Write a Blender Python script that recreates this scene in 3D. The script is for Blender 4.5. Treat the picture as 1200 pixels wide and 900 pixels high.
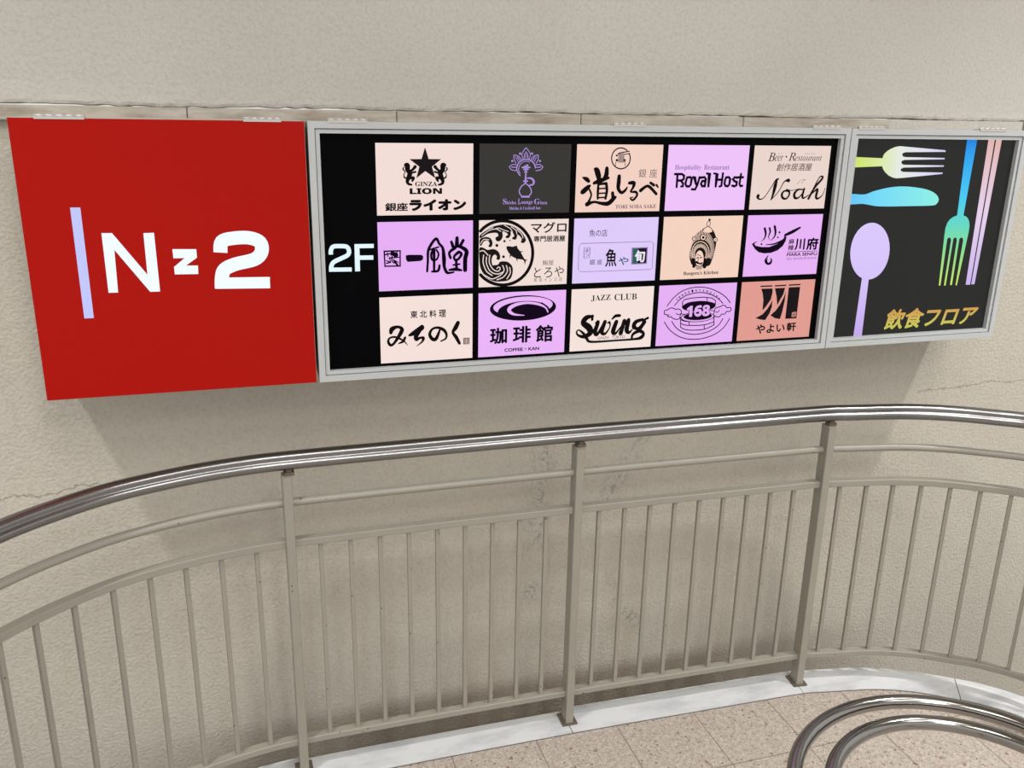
import bpy, bmesh, math, random
from mathutils import Vector, Matrix

for o in list(bpy.data.objects):
    bpy.data.objects.remove(o)
scene = bpy.context.scene
COL = scene.collection
PI = math.pi

# ------------------------------------------------------------------ camera
PITCH, ROLL, YAW, FPX = math.radians(17.1196), math.radians(1.0461), math.radians(-17.2335), 1043.21
EYE = Vector((0, 0, 2.1))
cam = bpy.data.cameras.new('camera')
cam.sensor_width = 36
cam.lens = 36 * FPX / 1200
cam.clip_start = 0.02
cam_o = bpy.data.objects.new('camera', cam)
COL.objects.link(cam_o)
fw = Vector((-math.sin(YAW) * math.cos(PITCH), math.cos(YAW) * math.cos(PITCH), -math.sin(PITCH)))
rt = Vector((math.cos(YAW), math.sin(YAW), 0))
up = rt.cross(fw)
r2 = math.cos(ROLL) * rt + math.sin(ROLL) * up
u2 = -math.sin(ROLL) * rt + math.cos(ROLL) * up
m = Matrix((r2, u2, -fw)).transposed().to_4x4()
m.translation = EYE
cam_o.matrix_world = m
scene.camera = cam_o

# ------------------------------------------------------------------ light and exposure
scene.view_settings.view_transform = 'Standard'
scene.view_settings.look = 'None'
scene.view_settings.exposure = 0.0
scene.view_settings.gamma = 1.0
scene.view_settings.use_curve_mapping = False

world = bpy.data.worlds.new('world')
scene.world = world
world.use_nodes = True
# the rest of the stair hall, out of sight: paler towards the ceiling, dim at eye level and below
wt = world.node_tree
bg = wt.nodes['Background']
bg.inputs['Strength'].default_value = 1.00
wtc = wt.nodes.new('ShaderNodeTexCoord')
wsep = wt.nodes.new('ShaderNodeSeparateXYZ')
wmr = wt.nodes.new('ShaderNodeMapRange')
wmr.inputs['From Min'].default_value, wmr.inputs['From Max'].default_value = -1, 1
wra = wt.nodes.new('ShaderNodeValToRGB')
els = wra.color_ramp.elements
els[0].position, els[0].color = .30, (.42, .40, .38, 1)
els[1].position, els[1].color = .72, (1.0, .99, .975, 1)
mid_ = els.new(.50)
mid_.color = (.80, .78, .75, 1)
wt.links.new(wtc.outputs['Generated'], wsep.inputs[0])
wt.links.new(wsep.outputs['Z'], wmr.inputs['Value'])
wt.links.new(wmr.outputs[0], wra.inputs['Fac'])
wt.links.new(wra.outputs[0], bg.inputs['Color'])


def area_light(name, x, y, z, sx, sy, watts, colour=(1, 0.99, 0.965), spread=180):
    l = bpy.data.lights.new(name, 'AREA')
    l.shape = 'RECTANGLE'
    l.size, l.size_y = sx, sy
    l.energy = watts
    l.color = colour
    l.spread = math.radians(spread)
    o = bpy.data.objects.new(name, l)
    o.location = (x, y, z)
    COL.objects.link(o)
    return o


CEIL = 5.0
# two downlights close to the wall throw the crisp shadow edges of the sign row
area_light('downlight_near_wall', -1.87, 1.05, CEIL - .03, .22, .22, 50, spread=88)
area_light('downlight_near_wall', 3.79, 0.94, CEIL - .03, .22, .22, 60, spread=88)
# unseen soft fill lights, added further back over the stair hall
for lx, ly, w_ in ((.2, -.8, 62), (2.2, -.8, 72), (3.4, -2.0, 30), (1.3, -3.4, 120)):
    area_light('fill_light', lx, ly, CEIL - .03, 1.0, 1.9, w_)


# ------------------------------------------------------------------ helpers
def lin(c):
    c = c / 255
    return c / 12.92 if c <= 0.04045 else ((c + 0.055) / 1.055) ** 2.4


def rgb(r, g, b):
    return (lin(r), lin(g), lin(b), 1)


def mat(name, colour, rough=.5, metal=0.0, emit=None, strength=1.0, spec=.5):
    mt = bpy.data.materials.new(name)
    mt.use_nodes = True
    b = mt.node_tree.nodes['Principled BSDF']
    b.inputs['Base Color'].default_value = colour
    b.inputs['Roughness'].default_value = rough
    b.inputs['Metallic'].default_value = metal
    b.inputs['Specular IOR Level'].default_value = spec
    if emit:
        b.inputs['Emission Color'].default_value = emit
        b.inputs['Emission Strength'].default_value = strength
    return mt


class NT:
    """small helper round a material's node tree"""
    def __init__(s, mt):
        s.t = mt.node_tree
        s.b = s.t.nodes['Principled BSDF']
        s.out = s.b.inputs

    def n(s, kind, **kw):
        nd = s.t.nodes.new(kind)
        for k, v in kw.items():
            if k in nd.inputs:
                nd.inputs[k].default_value = v
            else:
                setattr(nd, k, v)
        return nd

    def l(s, a, b):
        s.t.links.new(a, b)

    def math(s, op, a, b=None, clamp=False):
        nd = s.t.nodes.new('ShaderNodeMath')
        nd.operation = op
        nd.use_clamp = clamp
        for i, v in enumerate((a, b)):
            if v is None:
                continue
            if isinstance(v, (int, float)):
                nd.inputs[i].default_value = v
            else:
                s.l(v, nd.inputs[i])
        return nd.outputs[0]

    def mix(s, fac, a, b):
        nd = s.t.nodes.new('ShaderNodeMix')
        nd.data_type = 'RGBA'
        if isinstance(fac, (int, float)):
            nd.inputs['Factor'].default_value = fac
        else:
            s.l(fac, nd.inputs['Factor'])
        for i, v in ((6, a), (7, b)):
            if isinstance(v, tuple):
                nd.inputs[i].default_value = v
            else:
                s.l(v, nd.inputs[i])
        return nd.outputs[2]

    def ramp(s, fac, stops):
        nd = s.t.nodes.new('ShaderNodeValToRGB')
        e = nd.color_ramp.elements
        while len(e) < len(stops):
            e.new(0.5)
        for el, (p, c) in zip(e, stops):
            el.position = p
            el.color = c if isinstance(c, tuple) else (c, c, c, 1)
        s.l(fac, nd.inputs['Fac'])
        return nd.outputs[0]

    def obj(s):
        tc = s.t.nodes.new('ShaderNodeTexCoord')
        return tc.outputs['Object']

    def pos(s):
        return s.t.nodes.new('ShaderNodeNewGeometry').outputs['Position']

    def noise(s, vec, scale, detail=3, rough=.5):
        nd = s.n('ShaderNodeTexNoise', Scale=scale, Detail=detail, Roughness=rough)
        s.l(vec, nd.inputs['Vector'])
        return nd.outputs['Fac']

    def voro(s, vec, scale, feature='F1', out='Distance'):
        nd = s.t.nodes.new('ShaderNodeTexVoronoi')
        nd.feature = feature
        nd.inputs['Scale'].default_value = scale
        s.l(vec, nd.inputs['Vector'])
        return nd.outputs[out]

    def scaled(s, vec, v):
        nd = s.t.nodes.new('ShaderNodeMapping')
        nd.inputs['Scale'].default_value = v
        s.l(vec, nd.inputs['Vector'])
        return nd.outputs[0]

    def bump(s, h, strength, dist=.01):
        nd = s.n('ShaderNodeBump', Strength=strength, Distance=dist)
        s.l(h, nd.inputs['Height'])
        s.l(nd.outputs[0], s.out['Normal'])


class MB:
    """collects boxes, tubes and sheets into one mesh object"""
    def __init__(s):
        s.v, s.f, s.sm = [], [], []

    def add(s, verts, faces, smooth=False):
        k = len(s.v)
        s.v += [tuple(v) for v in verts]
        s.f += [tuple(i + k for i in f) for f in faces]
        s.sm += [smooth] * len(faces)

    def box(s, x0, x1, y0, y1, z0, z1):
        v = [(x, y, z) for z in (z0, z1) for y in (y0, y1) for x in (x0, x1)]
        s.add(v, [(0, 2, 3, 1), (4, 5, 7, 6), (0, 1, 5, 4), (2, 6, 7, 3), (0, 4, 6, 2), (1, 3, 7, 5)])

    def bevel_box(s, x0, x1, y0, y1, z0, z1, b):
        bm = bmesh.new()
        bmesh.ops.create_cube(bm, size=1)
        for v in bm.verts:
            v.co = Vector(((x0 + x1) / 2 + v.co.x * (x1 - x0), (y0 + y1) / 2 + v.co.y * (y1 - y0), (z0 + z1) / 2 + v.co.z * (z1 - z0)))
        bmesh.ops.bevel(bm, geom=list(bm.edges), offset=b, segments=2, affect='EDGES')
        bm.verts.index_update()
        s.add([v.co for v in bm.verts], [[v.index for v in f.verts] for f in bm.faces])
        bm.free()

    def sweep(s, path, profile, smooth=True, caps=True, closed=False):
        """profile: list of (side, up); path: list of Vectors; up stays world Z"""
        n, k = len(path), len(profile)
        vs = []
        for i, p in enumerate(path):
            a = path[max(i - 1, 0)] if not closed else path[i - 1]
            b = path[min(i + 1, n - 1)] if not closed else path[(i + 1) % n]
            t = (b - a).normalized()
            side = t.cross(Vector((0, 0, 1)))
            side = side.normalized() if side.length > 1e-6 else Vector((1, 0, 0))
            upv = side.cross(t).normalized()
            vs += [p + side * q[0] + upv * q[1] for q in profile]
        fs = []
        for i in range(n if closed else n - 1):
            j = (i + 1) % n
            for q in range(k):
                w = (q + 1) % k
                fs.append((i * k + q, i * k + w, j * k + w, j * k + q))
        if caps and not closed:
            fs.append(tuple(reversed(range(k))))
            fs.append(tuple(range((n - 1) * k, n * k)))
        s.add(vs, fs, smooth)

    def tube(s, path, r, k=24):
        s.sweep(path, [(r * math.cos(2 * PI * i / k), r * math.sin(2 * PI * i / k)) for i in range(k)])

    def cyl_x(s, x0, x1, y, z, r, k=10):
        s.sweep([Vector((x0, y, z)), Vector((x1, y, z))], [(r * math.cos(2 * PI * i / k), r * math.sin(2 * PI * i / k)) for i in range(k)])

    def build(s, name, material, parent=None, loc=None):
        me = bpy.data.meshes.new(name)
        off = Vector(loc) if loc is not None else Vector((0, 0, 0))
        me.from_pydata([Vector(v) - off for v in s.v], [], s.f)
        me.materials.append(material)
        bm = bmesh.new()
        bm.from_mesh(me)
        bmesh.ops.recalc_face_normals(bm, faces=bm.faces)
        bm.to_mesh(me)
        bm.free()
        me.polygons.foreach_set('use_smooth', s.sm)
        me.update()
        o = bpy.data.objects.new(name, me)
        COL.objects.link(o)
        if parent:
            o.parent = parent
            o.location = off - world_of(parent)
        else:
            o.location = off
        return o


def world_of(o):
    p = Vector(o.location)
    while o.parent:
        o = o.parent
        p += o.location
    return p


def thing(name, label, cat, loc, group=None):
    o = bpy.data.objects.new(name, None)
    o.empty_display_size = .05
    o.location = loc
    COL.objects.link(o)
    o['label'], o['category'] = label, cat
    if group:
        o['group'] = group
    return o


def struct(o):
    o['kind'] = 'structure'
    return o


def catmull(pts, per=6, closed=False):
    """smooth curve through points of any dimension"""
    n = len(pts)
    out = []
    for i in range(n if closed else n - 1):
        g = (lambda j: pts[j % n]) if closed else (lambda j: pts[min(max(j, 0), n - 1)])
        p0, p1, p2, p3 = g(i - 1), g(i), g(i + 1), g(i + 2)
        for q in range(per):
            t = q / per
            out.append(tuple(.5 * (2 * b + (c - a) * t + (2 * a - 5 * b + 4 * c - d) * t * t + (3 * b - a - 3 * c + d) * t ** 3)
                             for a, b, c, d in zip(p0, p1, p2, p3)))
    if not closed:
        out.append(tuple(pts[-1]))
    return out


# ------------------------------------------------------------------ room materials
WALL_Y = 2.75


def wall_material(name, upper=False):
    mt = mat(name, rgb(196, 188, 176), rough=.62, spec=.35)
    t = NT(mt)
    p = t.pos()
    base = t.mix(t.ramp(t.noise(p, 1.6, 4), [(.3, 0.0), (.7, 1.0)]), *((rgb(192, 189, 182), rgb(186, 182, 175)) if upper else (rgb(196, 190, 178), rgb(189, 183, 171))))
    fine = t.noise(p, 90, 3, .6)
    base = t.mix(t.ramp(fine, [(.3, 0.25), (.55, 0.0)]), base, rgb(150, 140, 126))
    sep = t.n('ShaderNodeSeparateXYZ')
    t.l(p, sep.inputs[0])
    X, Z = sep.outputs['X'], sep.outputs['Z']
    if not upper:
        # upright brownish streaks low on the wall behind the railing
        st = t.noise(t.scaled(p, (9, 1, .35)), 1.3, 4, .6)
        zone = t.math('MULTIPLY', t.ramp(Z, [(0.0, 1.0), (.92, 0.0)]), t.ramp(t.math('ABSOLUTE', t.math('SUBTRACT', X, 1.0)), [(.0, 1.0), (1.0, 1.0)]))
        side = t.math('SUBTRACT', 1.6, t.math('ABSOLUTE', t.math('SUBTRACT', X, 1.0)), clamp=True)
        fac = t.math('MULTIPLY', t.math('MULTIPLY', t.ramp(st, [(.40, 0.0), (.64, .20)]), zone), side)
        base = t.mix(fac, base, rgb(150, 125, 95))
        # darker brown band at the foot of the wall, beside the kerb
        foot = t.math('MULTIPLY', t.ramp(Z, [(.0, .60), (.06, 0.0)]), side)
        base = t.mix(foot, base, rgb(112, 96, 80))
        # blue grey mould patches
        wob = t.noise(p, 3.2, 5, .62)
        d1 = t.math('ABSOLUTE', t.math('SUBTRACT', t.math('SUBTRACT', X, t.math('MULTIPLY', Z, .06)), .915))
        grain = t.noise(p, 70, 4, .7)
        speck = t.ramp(grain, [(.50, 0.0), (.60, 1.0)])
        b1 = t.math('MULTIPLY', t.ramp(wob, [(.44, 0.0), (.52, 1.0)]), t.ramp(d1, [(.005, 1.0), (.06, 0.0)]))
        d2 = t.math('ABSOLUTE', t.math('SUBTRACT', t.math('SUBTRACT', X, t.math('MULTIPLY', t.math('ABSOLUTE', t.math('SUBTRACT', Z, .60)), .55)), 1.14))
        b2 = t.math('MULTIPLY', t.ramp(wob, [(.40, 0.0), (.50, 1.0)]), t.ramp(d2, [(.005, 1.0), (.06, 0.0)]))
        zm = t.ramp(Z, [(.05, 0.0), (.15, 1.0), (.98, 1.0), (1.0, 0.0)])
        bm_ = t.math('MULTIPLY', t.math('MULTIPLY', t.math('MAXIMUM', b1, b2), speck), t.math('MULTIPLY', zm, .50))
        base = t.mix(bm_, base, rgb(96, 98, 98))
        # hairline cracks in the plaster either side of the signs
        wig = t.math('MULTIPLY', t.math('SUBTRACT', t.noise(p, 7, 5, .7), .5), .09)
        for z0, slope, x0, x1 in ((.978, .02, -2.2, -.30), (1.066, .012, 2.54, 4.0)):
            xc = -.6 if x0 < 0 else 2.7
            line = t.math('ADD', t.math('MULTIPLY', t.math('SUBTRACT', X, xc), slope), z0)
            d = t.math('ABSOLUTE', t.math('SUBTRACT', t.math('SUBTRACT', Z, line), wig))
            msk = t.math('MULTIPLY', t.math('GREATER_THAN', X, x0), t.math('LESS_THAN', X, x1))
            cr = t.math('MULTIPLY', t.ramp(d, [(.0, .55), (.004, 0.0)]), msk)
            base = t.mix(cr, base, rgb(96, 78, 58))
    t.l(base, t.out['Base Color'])
    pit = t.ramp(t.voro(t.scaled(p, (1, 1, 1.5)), 62), [(.0, 0.0), (.32, 1.0)])
    h1 = t.ramp(t.noise(p, 92, 3, .5), [(.38, 0.0), (.62, 1.0)])
    h = t.math('ADD', h1, t.math('MULTIPLY', pit, .45))
    t.bump(h, .26 if upper else .36, .0030)
    return mt


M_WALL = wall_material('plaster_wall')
M_WALL_UP = wall_material('plaster_wall_upper', True)

M_CEIL = mat('ceiling_paint', rgb(215, 210, 200), rough=.8)
t = NT(M_CEIL)
t.l(t.mix(t.noise(t.pos(), 3, 3), rgb(218, 212, 202), rgb(208, 203, 194)), t.out['Base Color'])

M_MARBLE = mat('white_marble', rgb(205, 205, 203), rough=.3)
t = NT(M_MARBLE)
p = t.pos()
v = t.noise(t.scaled(p, (2.0, 5.0, 3.0)), 2.2, 6, .62)
t.l(t.mix(t.ramp(v, [(.46, 0.0), (.70, .8)]), rgb(208, 210, 212), rgb(172, 175, 180)), t.out['Base Color'])

M_LEDGE = mat('grubby_marble', rgb(190, 184, 174), rough=.4)
t = NT(M_LEDGE)
p = t.pos()
v = t.noise(t.scaled(p, (3.0, 3.0, 14.0)), 2.0, 6, .65)
c = t.mix(t.ramp(v, [(.40, 0.0), (.72, .8)]), rgb(186, 179, 168), rgb(126, 110, 92))
t.l(c, t.out['Base Color'])

M_TERRAZZO = mat('terrazzo', rgb(190, 170, 152), rough=.35)
t = NT(M_TERRAZZO)
p = t.pos()
c = t.mix(t.ramp(t.noise(p, 60, 4, .65), [(.38, 0.0), (.62, 1.0)]), rgb(184, 174, 164), rgb(163, 152, 142))
for sc, thr, col, rnd, k in ((170, .26, rgb(96, 78, 66), .30, .8), (120, .24, rgb(150, 110, 84), .25, .7), (90, .34, rgb(200, 190, 180), .35, .6), (70, .20, rgb(84, 64, 52), .15, .8), (38, .20, rgb(124, 84, 66), .05, .75)):
    dist = t.voro(p, sc)
    hue = t.voro(p, sc, out='Color')
    sx = t.n('ShaderNodeSeparateColor')
    t.l(hue, sx.inputs[0])
    on = t.math('MULTIPLY', t.math('LESS_THAN', sx.outputs[0], rnd), t.ramp(dist, [(thr, 1.0), (thr + .14, 0.0)]))
    c = t.mix(t.math('MULTIPLY', on, k), c, col)
sep = t.n('ShaderNodeSeparateXYZ')
t.l(p, sep.inputs[0])
for ax, off in (('X', 1.174), ('Y', 2.16)):
    fr = t.math('FRACT', t.math('ADD', t.math('DIVIDE', t.math('SUBTRACT', sep.outputs[ax], off), .3015), 50.5))
    d = t.math('ABSOLUTE', t.math('SUBTRACT', fr, .5))
    c = t.mix(t.ramp(d, [(.0, .9), (.010, 0.0)]), c, rgb(92, 80, 70))
t.l(c, t.out['Base Color'])

M_DARKFLOOR = mat('shaft_floor', rgb(120, 110, 98), rough=.7)

M_PAINT = mat('beige_metal_paint', rgb(188, 180, 166), rough=.38)
t = NT(M_PAINT)
p = t.pos()
c = t.mix(t.noise(p, 14, 3), rgb(152, 147, 136), rgb(144, 139, 128))
dist = t.voro(p, 120)
hue = t.voro(p, 120, out='Color')
sx = t.n('ShaderNodeSeparateColor')
t.l(hue, sx.inputs[0])
chip = t.math('MULTIPLY', t.math('LESS_THAN', sx.outputs[0], .012), t.ramp(dist, [(.24, 1.0), (.32, 0.0)]))
t.l(t.mix(chip, c, rgb(54, 40, 32)), t.out['Base Color'])

M_STEEL = mat('brushed_steel', (.25, .245, .245, 1), rough=.24, metal=1.0)
t = NT(M_STEEL)
p = t.pos()
t.l(t.math('ADD', .20, t.math('MULTIPLY', t.noise(p, 30, 3), .10)), t.out['Roughness'])

M_CHROME = mat('polished_steel', (.29, .275, .26, 1), rough=.13, metal=1.0)
t = NT(M_CHROME)
t.l(t.math('ADD', .09, t.math('MULTIPLY', t.noise(t.pos(), 22, 3), .09)), t.out['Roughness'])

M_DARKSTEEL = mat('dark_base_metal', rgb(112, 102, 90), rough=.5, metal=.4)
M_ALU = mat('grey_aluminium_frame', rgb(182, 183, 179), rough=.42, metal=0.0)
t = NT(M_ALU)
t.l(t.mix(t.noise(t.pos(), 8, 3), rgb(186, 189, 190), rgb(178, 181, 182)), t.out['Base Color'])
M_CABINET = mat('cabinet_grey', rgb(184, 178, 168), rough=.5)
M_HINGE = mat('hinge_zinc', rgb(196, 192, 188), rough=.35, metal=.3)
M_RED = mat('red_vinyl', rgb(166, 18, 10), rough=.5, spec=.08)
M_BLACKPANEL = mat('black_panel', rgb(5, 5, 7), rough=.12, spec=.03)
M_GREYPANEL = mat('charcoal_panel', rgb(14, 14, 14), rough=.16, spec=.08, emit=rgb(38, 38, 37), strength=1.0)

# ------------------------------------------------------------------ the room
# path of the landing edge, seen from above (rail centre line)
RAW = [(-.86, 1.10), (-.86, 1.45), (-.845, 1.70), (-.80, 1.92), (-.715, 2.10), (-.60, 2.236), (-.49, 2.332), (-.37, 2.41), (-.22, 2.470), (-.07, 2.508), (.085, 2.525),
       (.40, 2.530), (.75, 2.530), (1.10, 2.527), (1.45, 2.518), (1.75, 2.510), (1.94, 2.503), (2.03, 2.488), (2.12, 2.472), (2.22, 2.452), (2.32, 2.418), (2.41, 2.374), (2.49, 2.322), (2.585, 2.255),
       (2.68, 2.150), (2.745, 2.02), (2.785, 1.86), (2.80, 1.65), (2.80, 1.40), (2.80, 1.10)]
PATH = [Vector((x, y, 0)) for x, y in catmull(RAW, 6)]


def offset_path(d):
    """positive = towards the wall / outside of the landing"""
    out = []
    for i, p in enumerate(PATH):
        tt = (PATH[min(i + 1, len(PATH) - 1)] - PATH[max(i - 1, 0)]).normalized()
        out.append(p + Vector((-tt.y, tt.x, 0)) * d)
    return out


ARC = [0.0]
for a_, b_ in zip(PATH, PATH[1:]):
    ARC.append(ARC[-1] + (b_ - a_).length)


def at_arc(s):
    for i in range(len(ARC) - 1):
        if ARC[i + 1] >= s:
            f = (s - ARC[i]) / (ARC[i + 1] - ARC[i])
            tt = (PATH[min(i + 2, len(PATH) - 1)] - PATH[max(i - 1, 0)]).normalized()
            return PATH[i].lerp(PATH[i + 1], f), tt
    return PATH[-1], (PATH[-1] - PATH[-2]).normalized()


def arc_at_x(x, branch=None):
    best = min(range(len(PATH)), key=lambda i: abs(PATH[i].x - x) + (0 if PATH[i].y > 2.2 else 9))
    i = min(best, len(PATH) - 2)
    if PATH[i].x > x and i > 0:
        i -= 1
    f = (x - PATH[i].x) / (PATH[i + 1].x - PATH[i].x)
    return ARC[i] + f * (ARC[i + 1] - ARC[i])


def slab(outline, z0, z1):
    """solid prism from a closed outline seen from above"""
    b = MB()
    n = len(outline)
    b.add([(p[0], p[1], z0) for p in outline] + [(p[0], p[1], z1) for p in outline],
          [tuple(reversed(range(n))), tuple(range(n, 2 * n))] + [(i, (i + 1) % n, n + (i + 1) % n, n + i) for i in range(n)])
    return b


FRONT = offset_path(-.078)
BACK = offset_path(.055)
floor_outline = [(p.x, p.y) for p in FRONT] + [(2.722, -1.6), (-.782, -1.6)]
struct(slab(floor_outline, -.20, 0).build('floor', M_TERRAZZO))

# marble kerb round the edge of the landing, laid in lengths with fine joints
cuts = [0, 4 * 6, arc_at_x(-.40), arc_at_x(.10), arc_at_x(1.010), arc_at_x(1.942), arc_at_x(2.53), ARC[-1]]
cuts[1] = ARC[24]
M_JOINT = mat('dark_joint_filler', rgb(80, 74, 66), rough=.9)
for k in range(len(cuts) - 1):
    s0, s1 = cuts[k] + (.0015 if k else 0), cuts[k + 1] - .0015
    ss = [s0] + [a for a in ARC if s0 + .004 < a < s1 - .004] + [s1]
    fr, bk = [], []
    for i, s_ in enumerate(ss):
        p_, t_ = at_arc(s_)
        nrm = Vector((-t_.y, t_.x, 0))
        fr.append(p_ - nrm * .0755)
        w_ = .060 if k not in (3,) else .046
        bk.append(p_ + nrm * w_)
    if k == 4:      # clipped corner beside the middle post
        p_, t_ = at_arc(s0 + .055)
        n_ = Vector((-t_.y, t_.x, 0))
        bk[0] = at_arc(s0)[0] + n_ * .022
        bk.insert(1, p_ + n_ * .060)
        i = 2
        while (bk[i] - p_).dot(t_) < .01:
            bk.pop(i)
    struct(slab([(q.x, q.y) for q in fr] + [(q.x, q.y) for q in reversed(bk)], -.20, .004).build('trim_%d' % (k + 1), M_MARBLE))
# dark joint between kerb and floor
j = MB()
j.sweep([q + Vector((0, 0, -.0008)) for q in offset_path(-.0768)], [(-.0013, -.004), (.0013, -.004), (.0013, .002), (-.0013, .002)], smooth=False)
struct(j.build('trim_8', M_JOINT))

b = MB()
b.box(-4.5, 6.5, WALL_Y, WALL_Y + .2, -1.6, 2.0890)
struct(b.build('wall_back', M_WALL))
# the plaster above the ledge stands a little proud, with a lumpy lower lip
rnd = random.Random(4)
b = MB()
NX = 420
xs = [-4.5 + 11.0 * i / NX for i in range(NX + 1)]
lip = [rnd.uniform(-.0022, .0022) + .0018 * math.sin(x * 9) for x in xs]
rows = []
for z_, y_ in ((2.0915, 2.738), (2.0945, 2.7335), (2.102, 2.7315), (2.117, 2.733), (2.15, 2.7345), (CEIL, 2.735)):
    rows.append([(x, y_ + (rnd.uniform(-.0012, .0012) if z_ < 2.15 else 0), z_ + (lip[i] if z_ < 2.11 else 0)) for i, x in enumerate(xs)])
vs = [v for r in rows for v in r]
n_ = NX + 1
fs = [(r * n_ + i, r * n_ + i + 1, (r + 1) * n_ + i + 1, (r + 1) * n_ + i) for r in range(len(rows) - 1) for i in range(NX)]
k0 = len(vs)
vs += [(x, 2.95, 2.0915 + lip[i]) for i, x in enumerate(xs)] + [(x, 2.95, CEIL) for x in xs]
fs += [(k0 + i, k0 + i + 1, i + 1, i) for i in range(NX)] + [(k0 + n_ + i + 1, k0 + n_ + i, k0 + i, k0 + i + 1) for i in range(NX)]
top = (len(rows) - 1) * n_
fs += [(top + i, top + i + 1, k0 + n_ + i + 1, k0 + n_ + i) for i in range(NX)]
b.add(vs, fs)
o = struct(b.build('wall_back_upper', M_WALL_UP))

# marble ledge between the two plaster zones, in lengths; one length is plastered over
edges = [-3.611, -3.028, -2.444, -1.86, -1.277, -.693, -.110, .473, 1.054, 1.630, 2.210, 2.804, 3.385, 3.967, 4.55, 5.133]
for k in range(len(edges) - 1):
    plastered = abs(edges[k] - 2.210) < .01
    b = MB()
    b.bevel_box(edges[k] + (.0012 if not plastered else -.001), edges[k + 1] - (.0012 if not plastered else 0.004), 2.719 if not plastered else 2.722, 2.76, 2.052, 2.0903, .0015)
    struct(b.build('trim_%d' % (k + 9), M_WALL_UP if plastered else M_LEDGE))

b = MB()
b.box(-4.5, 6.5, -5.0, 2.95, CEIL, CEIL + .1)
struct(b.build('ceiling', M_CEIL))
b = MB()
b.box(-4.5, 6.5, -4.0, 2.75, -1.7, -1.6)
struct(b.build('floor_below', M_DARKFLOOR))

# ------------------------------------------------------------------ printed artwork helpers
GLYPHS = {}


def glyphs(text, off):
    """outline of a line of lettering as flat faces, unit box"""
    key = (text, off)
    if key in GLYPHS:
        return GLYPHS[key]
    c = bpy.data.curves.new('lettering', 'FONT')
    c.body = text
    c.resolution_u = 4
    c.fill_mode = 'FRONT'
    o = bpy.data.objects.new('lettering', c)
    COL.objects.link(o)
    bpy.context.view_layer.update()
    me = o.to_mesh()
    vs = [(v.co.x, v.co.y) for v in me.vertices]
    fs = [tuple(p.vertices) for p in me.polygons]
    o.to_mesh_clear()
    bpy.data.objects.remove(o)
    bpy.data.curves.remove(c)
    x0, x1 = min(v[0] for v in vs), max(v[0] for v in vs)
    y0, y1 = min(v[1] for v in vs), max(v[1] for v in vs)
    if off > 0:                  # heavier weight: the outline laid down again all round by a hair
        n0, f0, v0 = len(vs), list(fs), list(vs)
        for q in range(8):
            a = q * PI / 4
            k = len(vs)
            vs += [(v[0] + off * math.cos(a), v[1] + off * math.sin(a)) for v in v0]
            fs += [tuple(i + k for i in f) for f in f0]
        x0, x1, y0, y1 = x0 - off, x1 + off, y0 - off, y1 + off
    vs = [((v[0] - x0) / max(x1 - x0, 1e-6), (v[1] - y0) / max(y1 - y0, 1e-6)) for v in vs]
    GLYPHS[key] = (vs, fs)
    return GLYPHS[key]


def flat(mb, pts, y, faces):
    mb.add([(p[0], y, p[1]) for p in pts], faces)


def ink_stroke(mb, pts, y, closed, cap, smooth):
    pts = [(a * 1e-4, b_ * 1e-4, w * 1e-4) for a, b_, w in pts]
    if smooth and len(pts) > 2:
        pts = catmull(pts, 5, closed)
    n = len(pts)
    L, R = [], []
    for i, (x, z, w) in enumerate(pts):
        a = pts[i - 1] if (i or closed) else pts[0]
        c = pts[(i + 1) % n] if (i < n - 1 or closed) else pts[-1]
        dx, dz = c[0] - a[0], c[1] - a[1]
        d = math.hypot(dx, dz) or 1e-9
        nx, nz = -dz / d, dx / d
        k = 1.0
        if not smooth and 0 < i < n - 1 or (closed and not smooth):
            e0 = (x - a[0], z - a[1])
            l0 = math.hypot(*e0) or 1e-9
            k = 1 / max(.6, abs((e0[0] * dx + e0[1] * dz) / (l0 * d)))
        L.append((x + nx * w / 2 * k, z + nz * w / 2 * k))
        R.append((x - nx * w / 2 * k, z - nz * w / 2 * k))
    m_ = n if closed else n - 1
    for i in range(m_):
        j = (i + 1) % n
        flat(mb, [L[i], R[i], R[j], L[j]], y, [(0, 1, 2, 3)])
    if cap:
        idx = range(n) if (smooth and max(p[2] for p in pts) > .004) else (() if closed else (0, n - 1))
        for i in idx:
            if not cap and i in (0, n - 1):
                continue
            x, z, w = pts[i]
            flat(mb, [(x + w / 2 * math.cos(q * PI / 6), z + w / 2 * math.sin(q * PI / 6)) for q in range(12)], y, [tuple(range(12))])


def ink_poly(mb, pts, y, smooth):
    from mathutils.geometry import tessellate_polygon
    pts = [(a * 1e-4, b_ * 1e-4) for a, b_ in pts]
    if smooth:
        pts = catmull(pts, 4, True)
    tris = tessellate_polygon([[Vector((p[0], p[1], 0)) for p in pts]])
    flat(mb, pts, y, [tuple(f) for f in tris])


def ink_text(mb, text, quad, off, y):
    vs, fs = glyphs(text, off)
    q = [(a * 1e-4, b_ * 1e-4) for a, b_ in quad]     # TL TR BR BL
    out = []
    for u, v in vs:
        tx = (q[0][0] + (q[1][0] - q[0][0]) * u, q[0][1] + (q[1][1] - q[0][1]) * u)
        bx = (q[3][0] + (q[2][0] - q[3][0]) * u, q[3][1] + (q[2][1] - q[3][1]) * u)
        out.append((bx[0] + (tx[0] - bx[0]) * v, bx[1] + (tx[1] - bx[1]) * v))
    flat(mb, out, y, fs)


def lit(name, colour, strength=1.0):
    return mat(name, (.02, .02, .02, 1), rough=.35, spec=.06, emit=colour, strength=strength)


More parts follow.
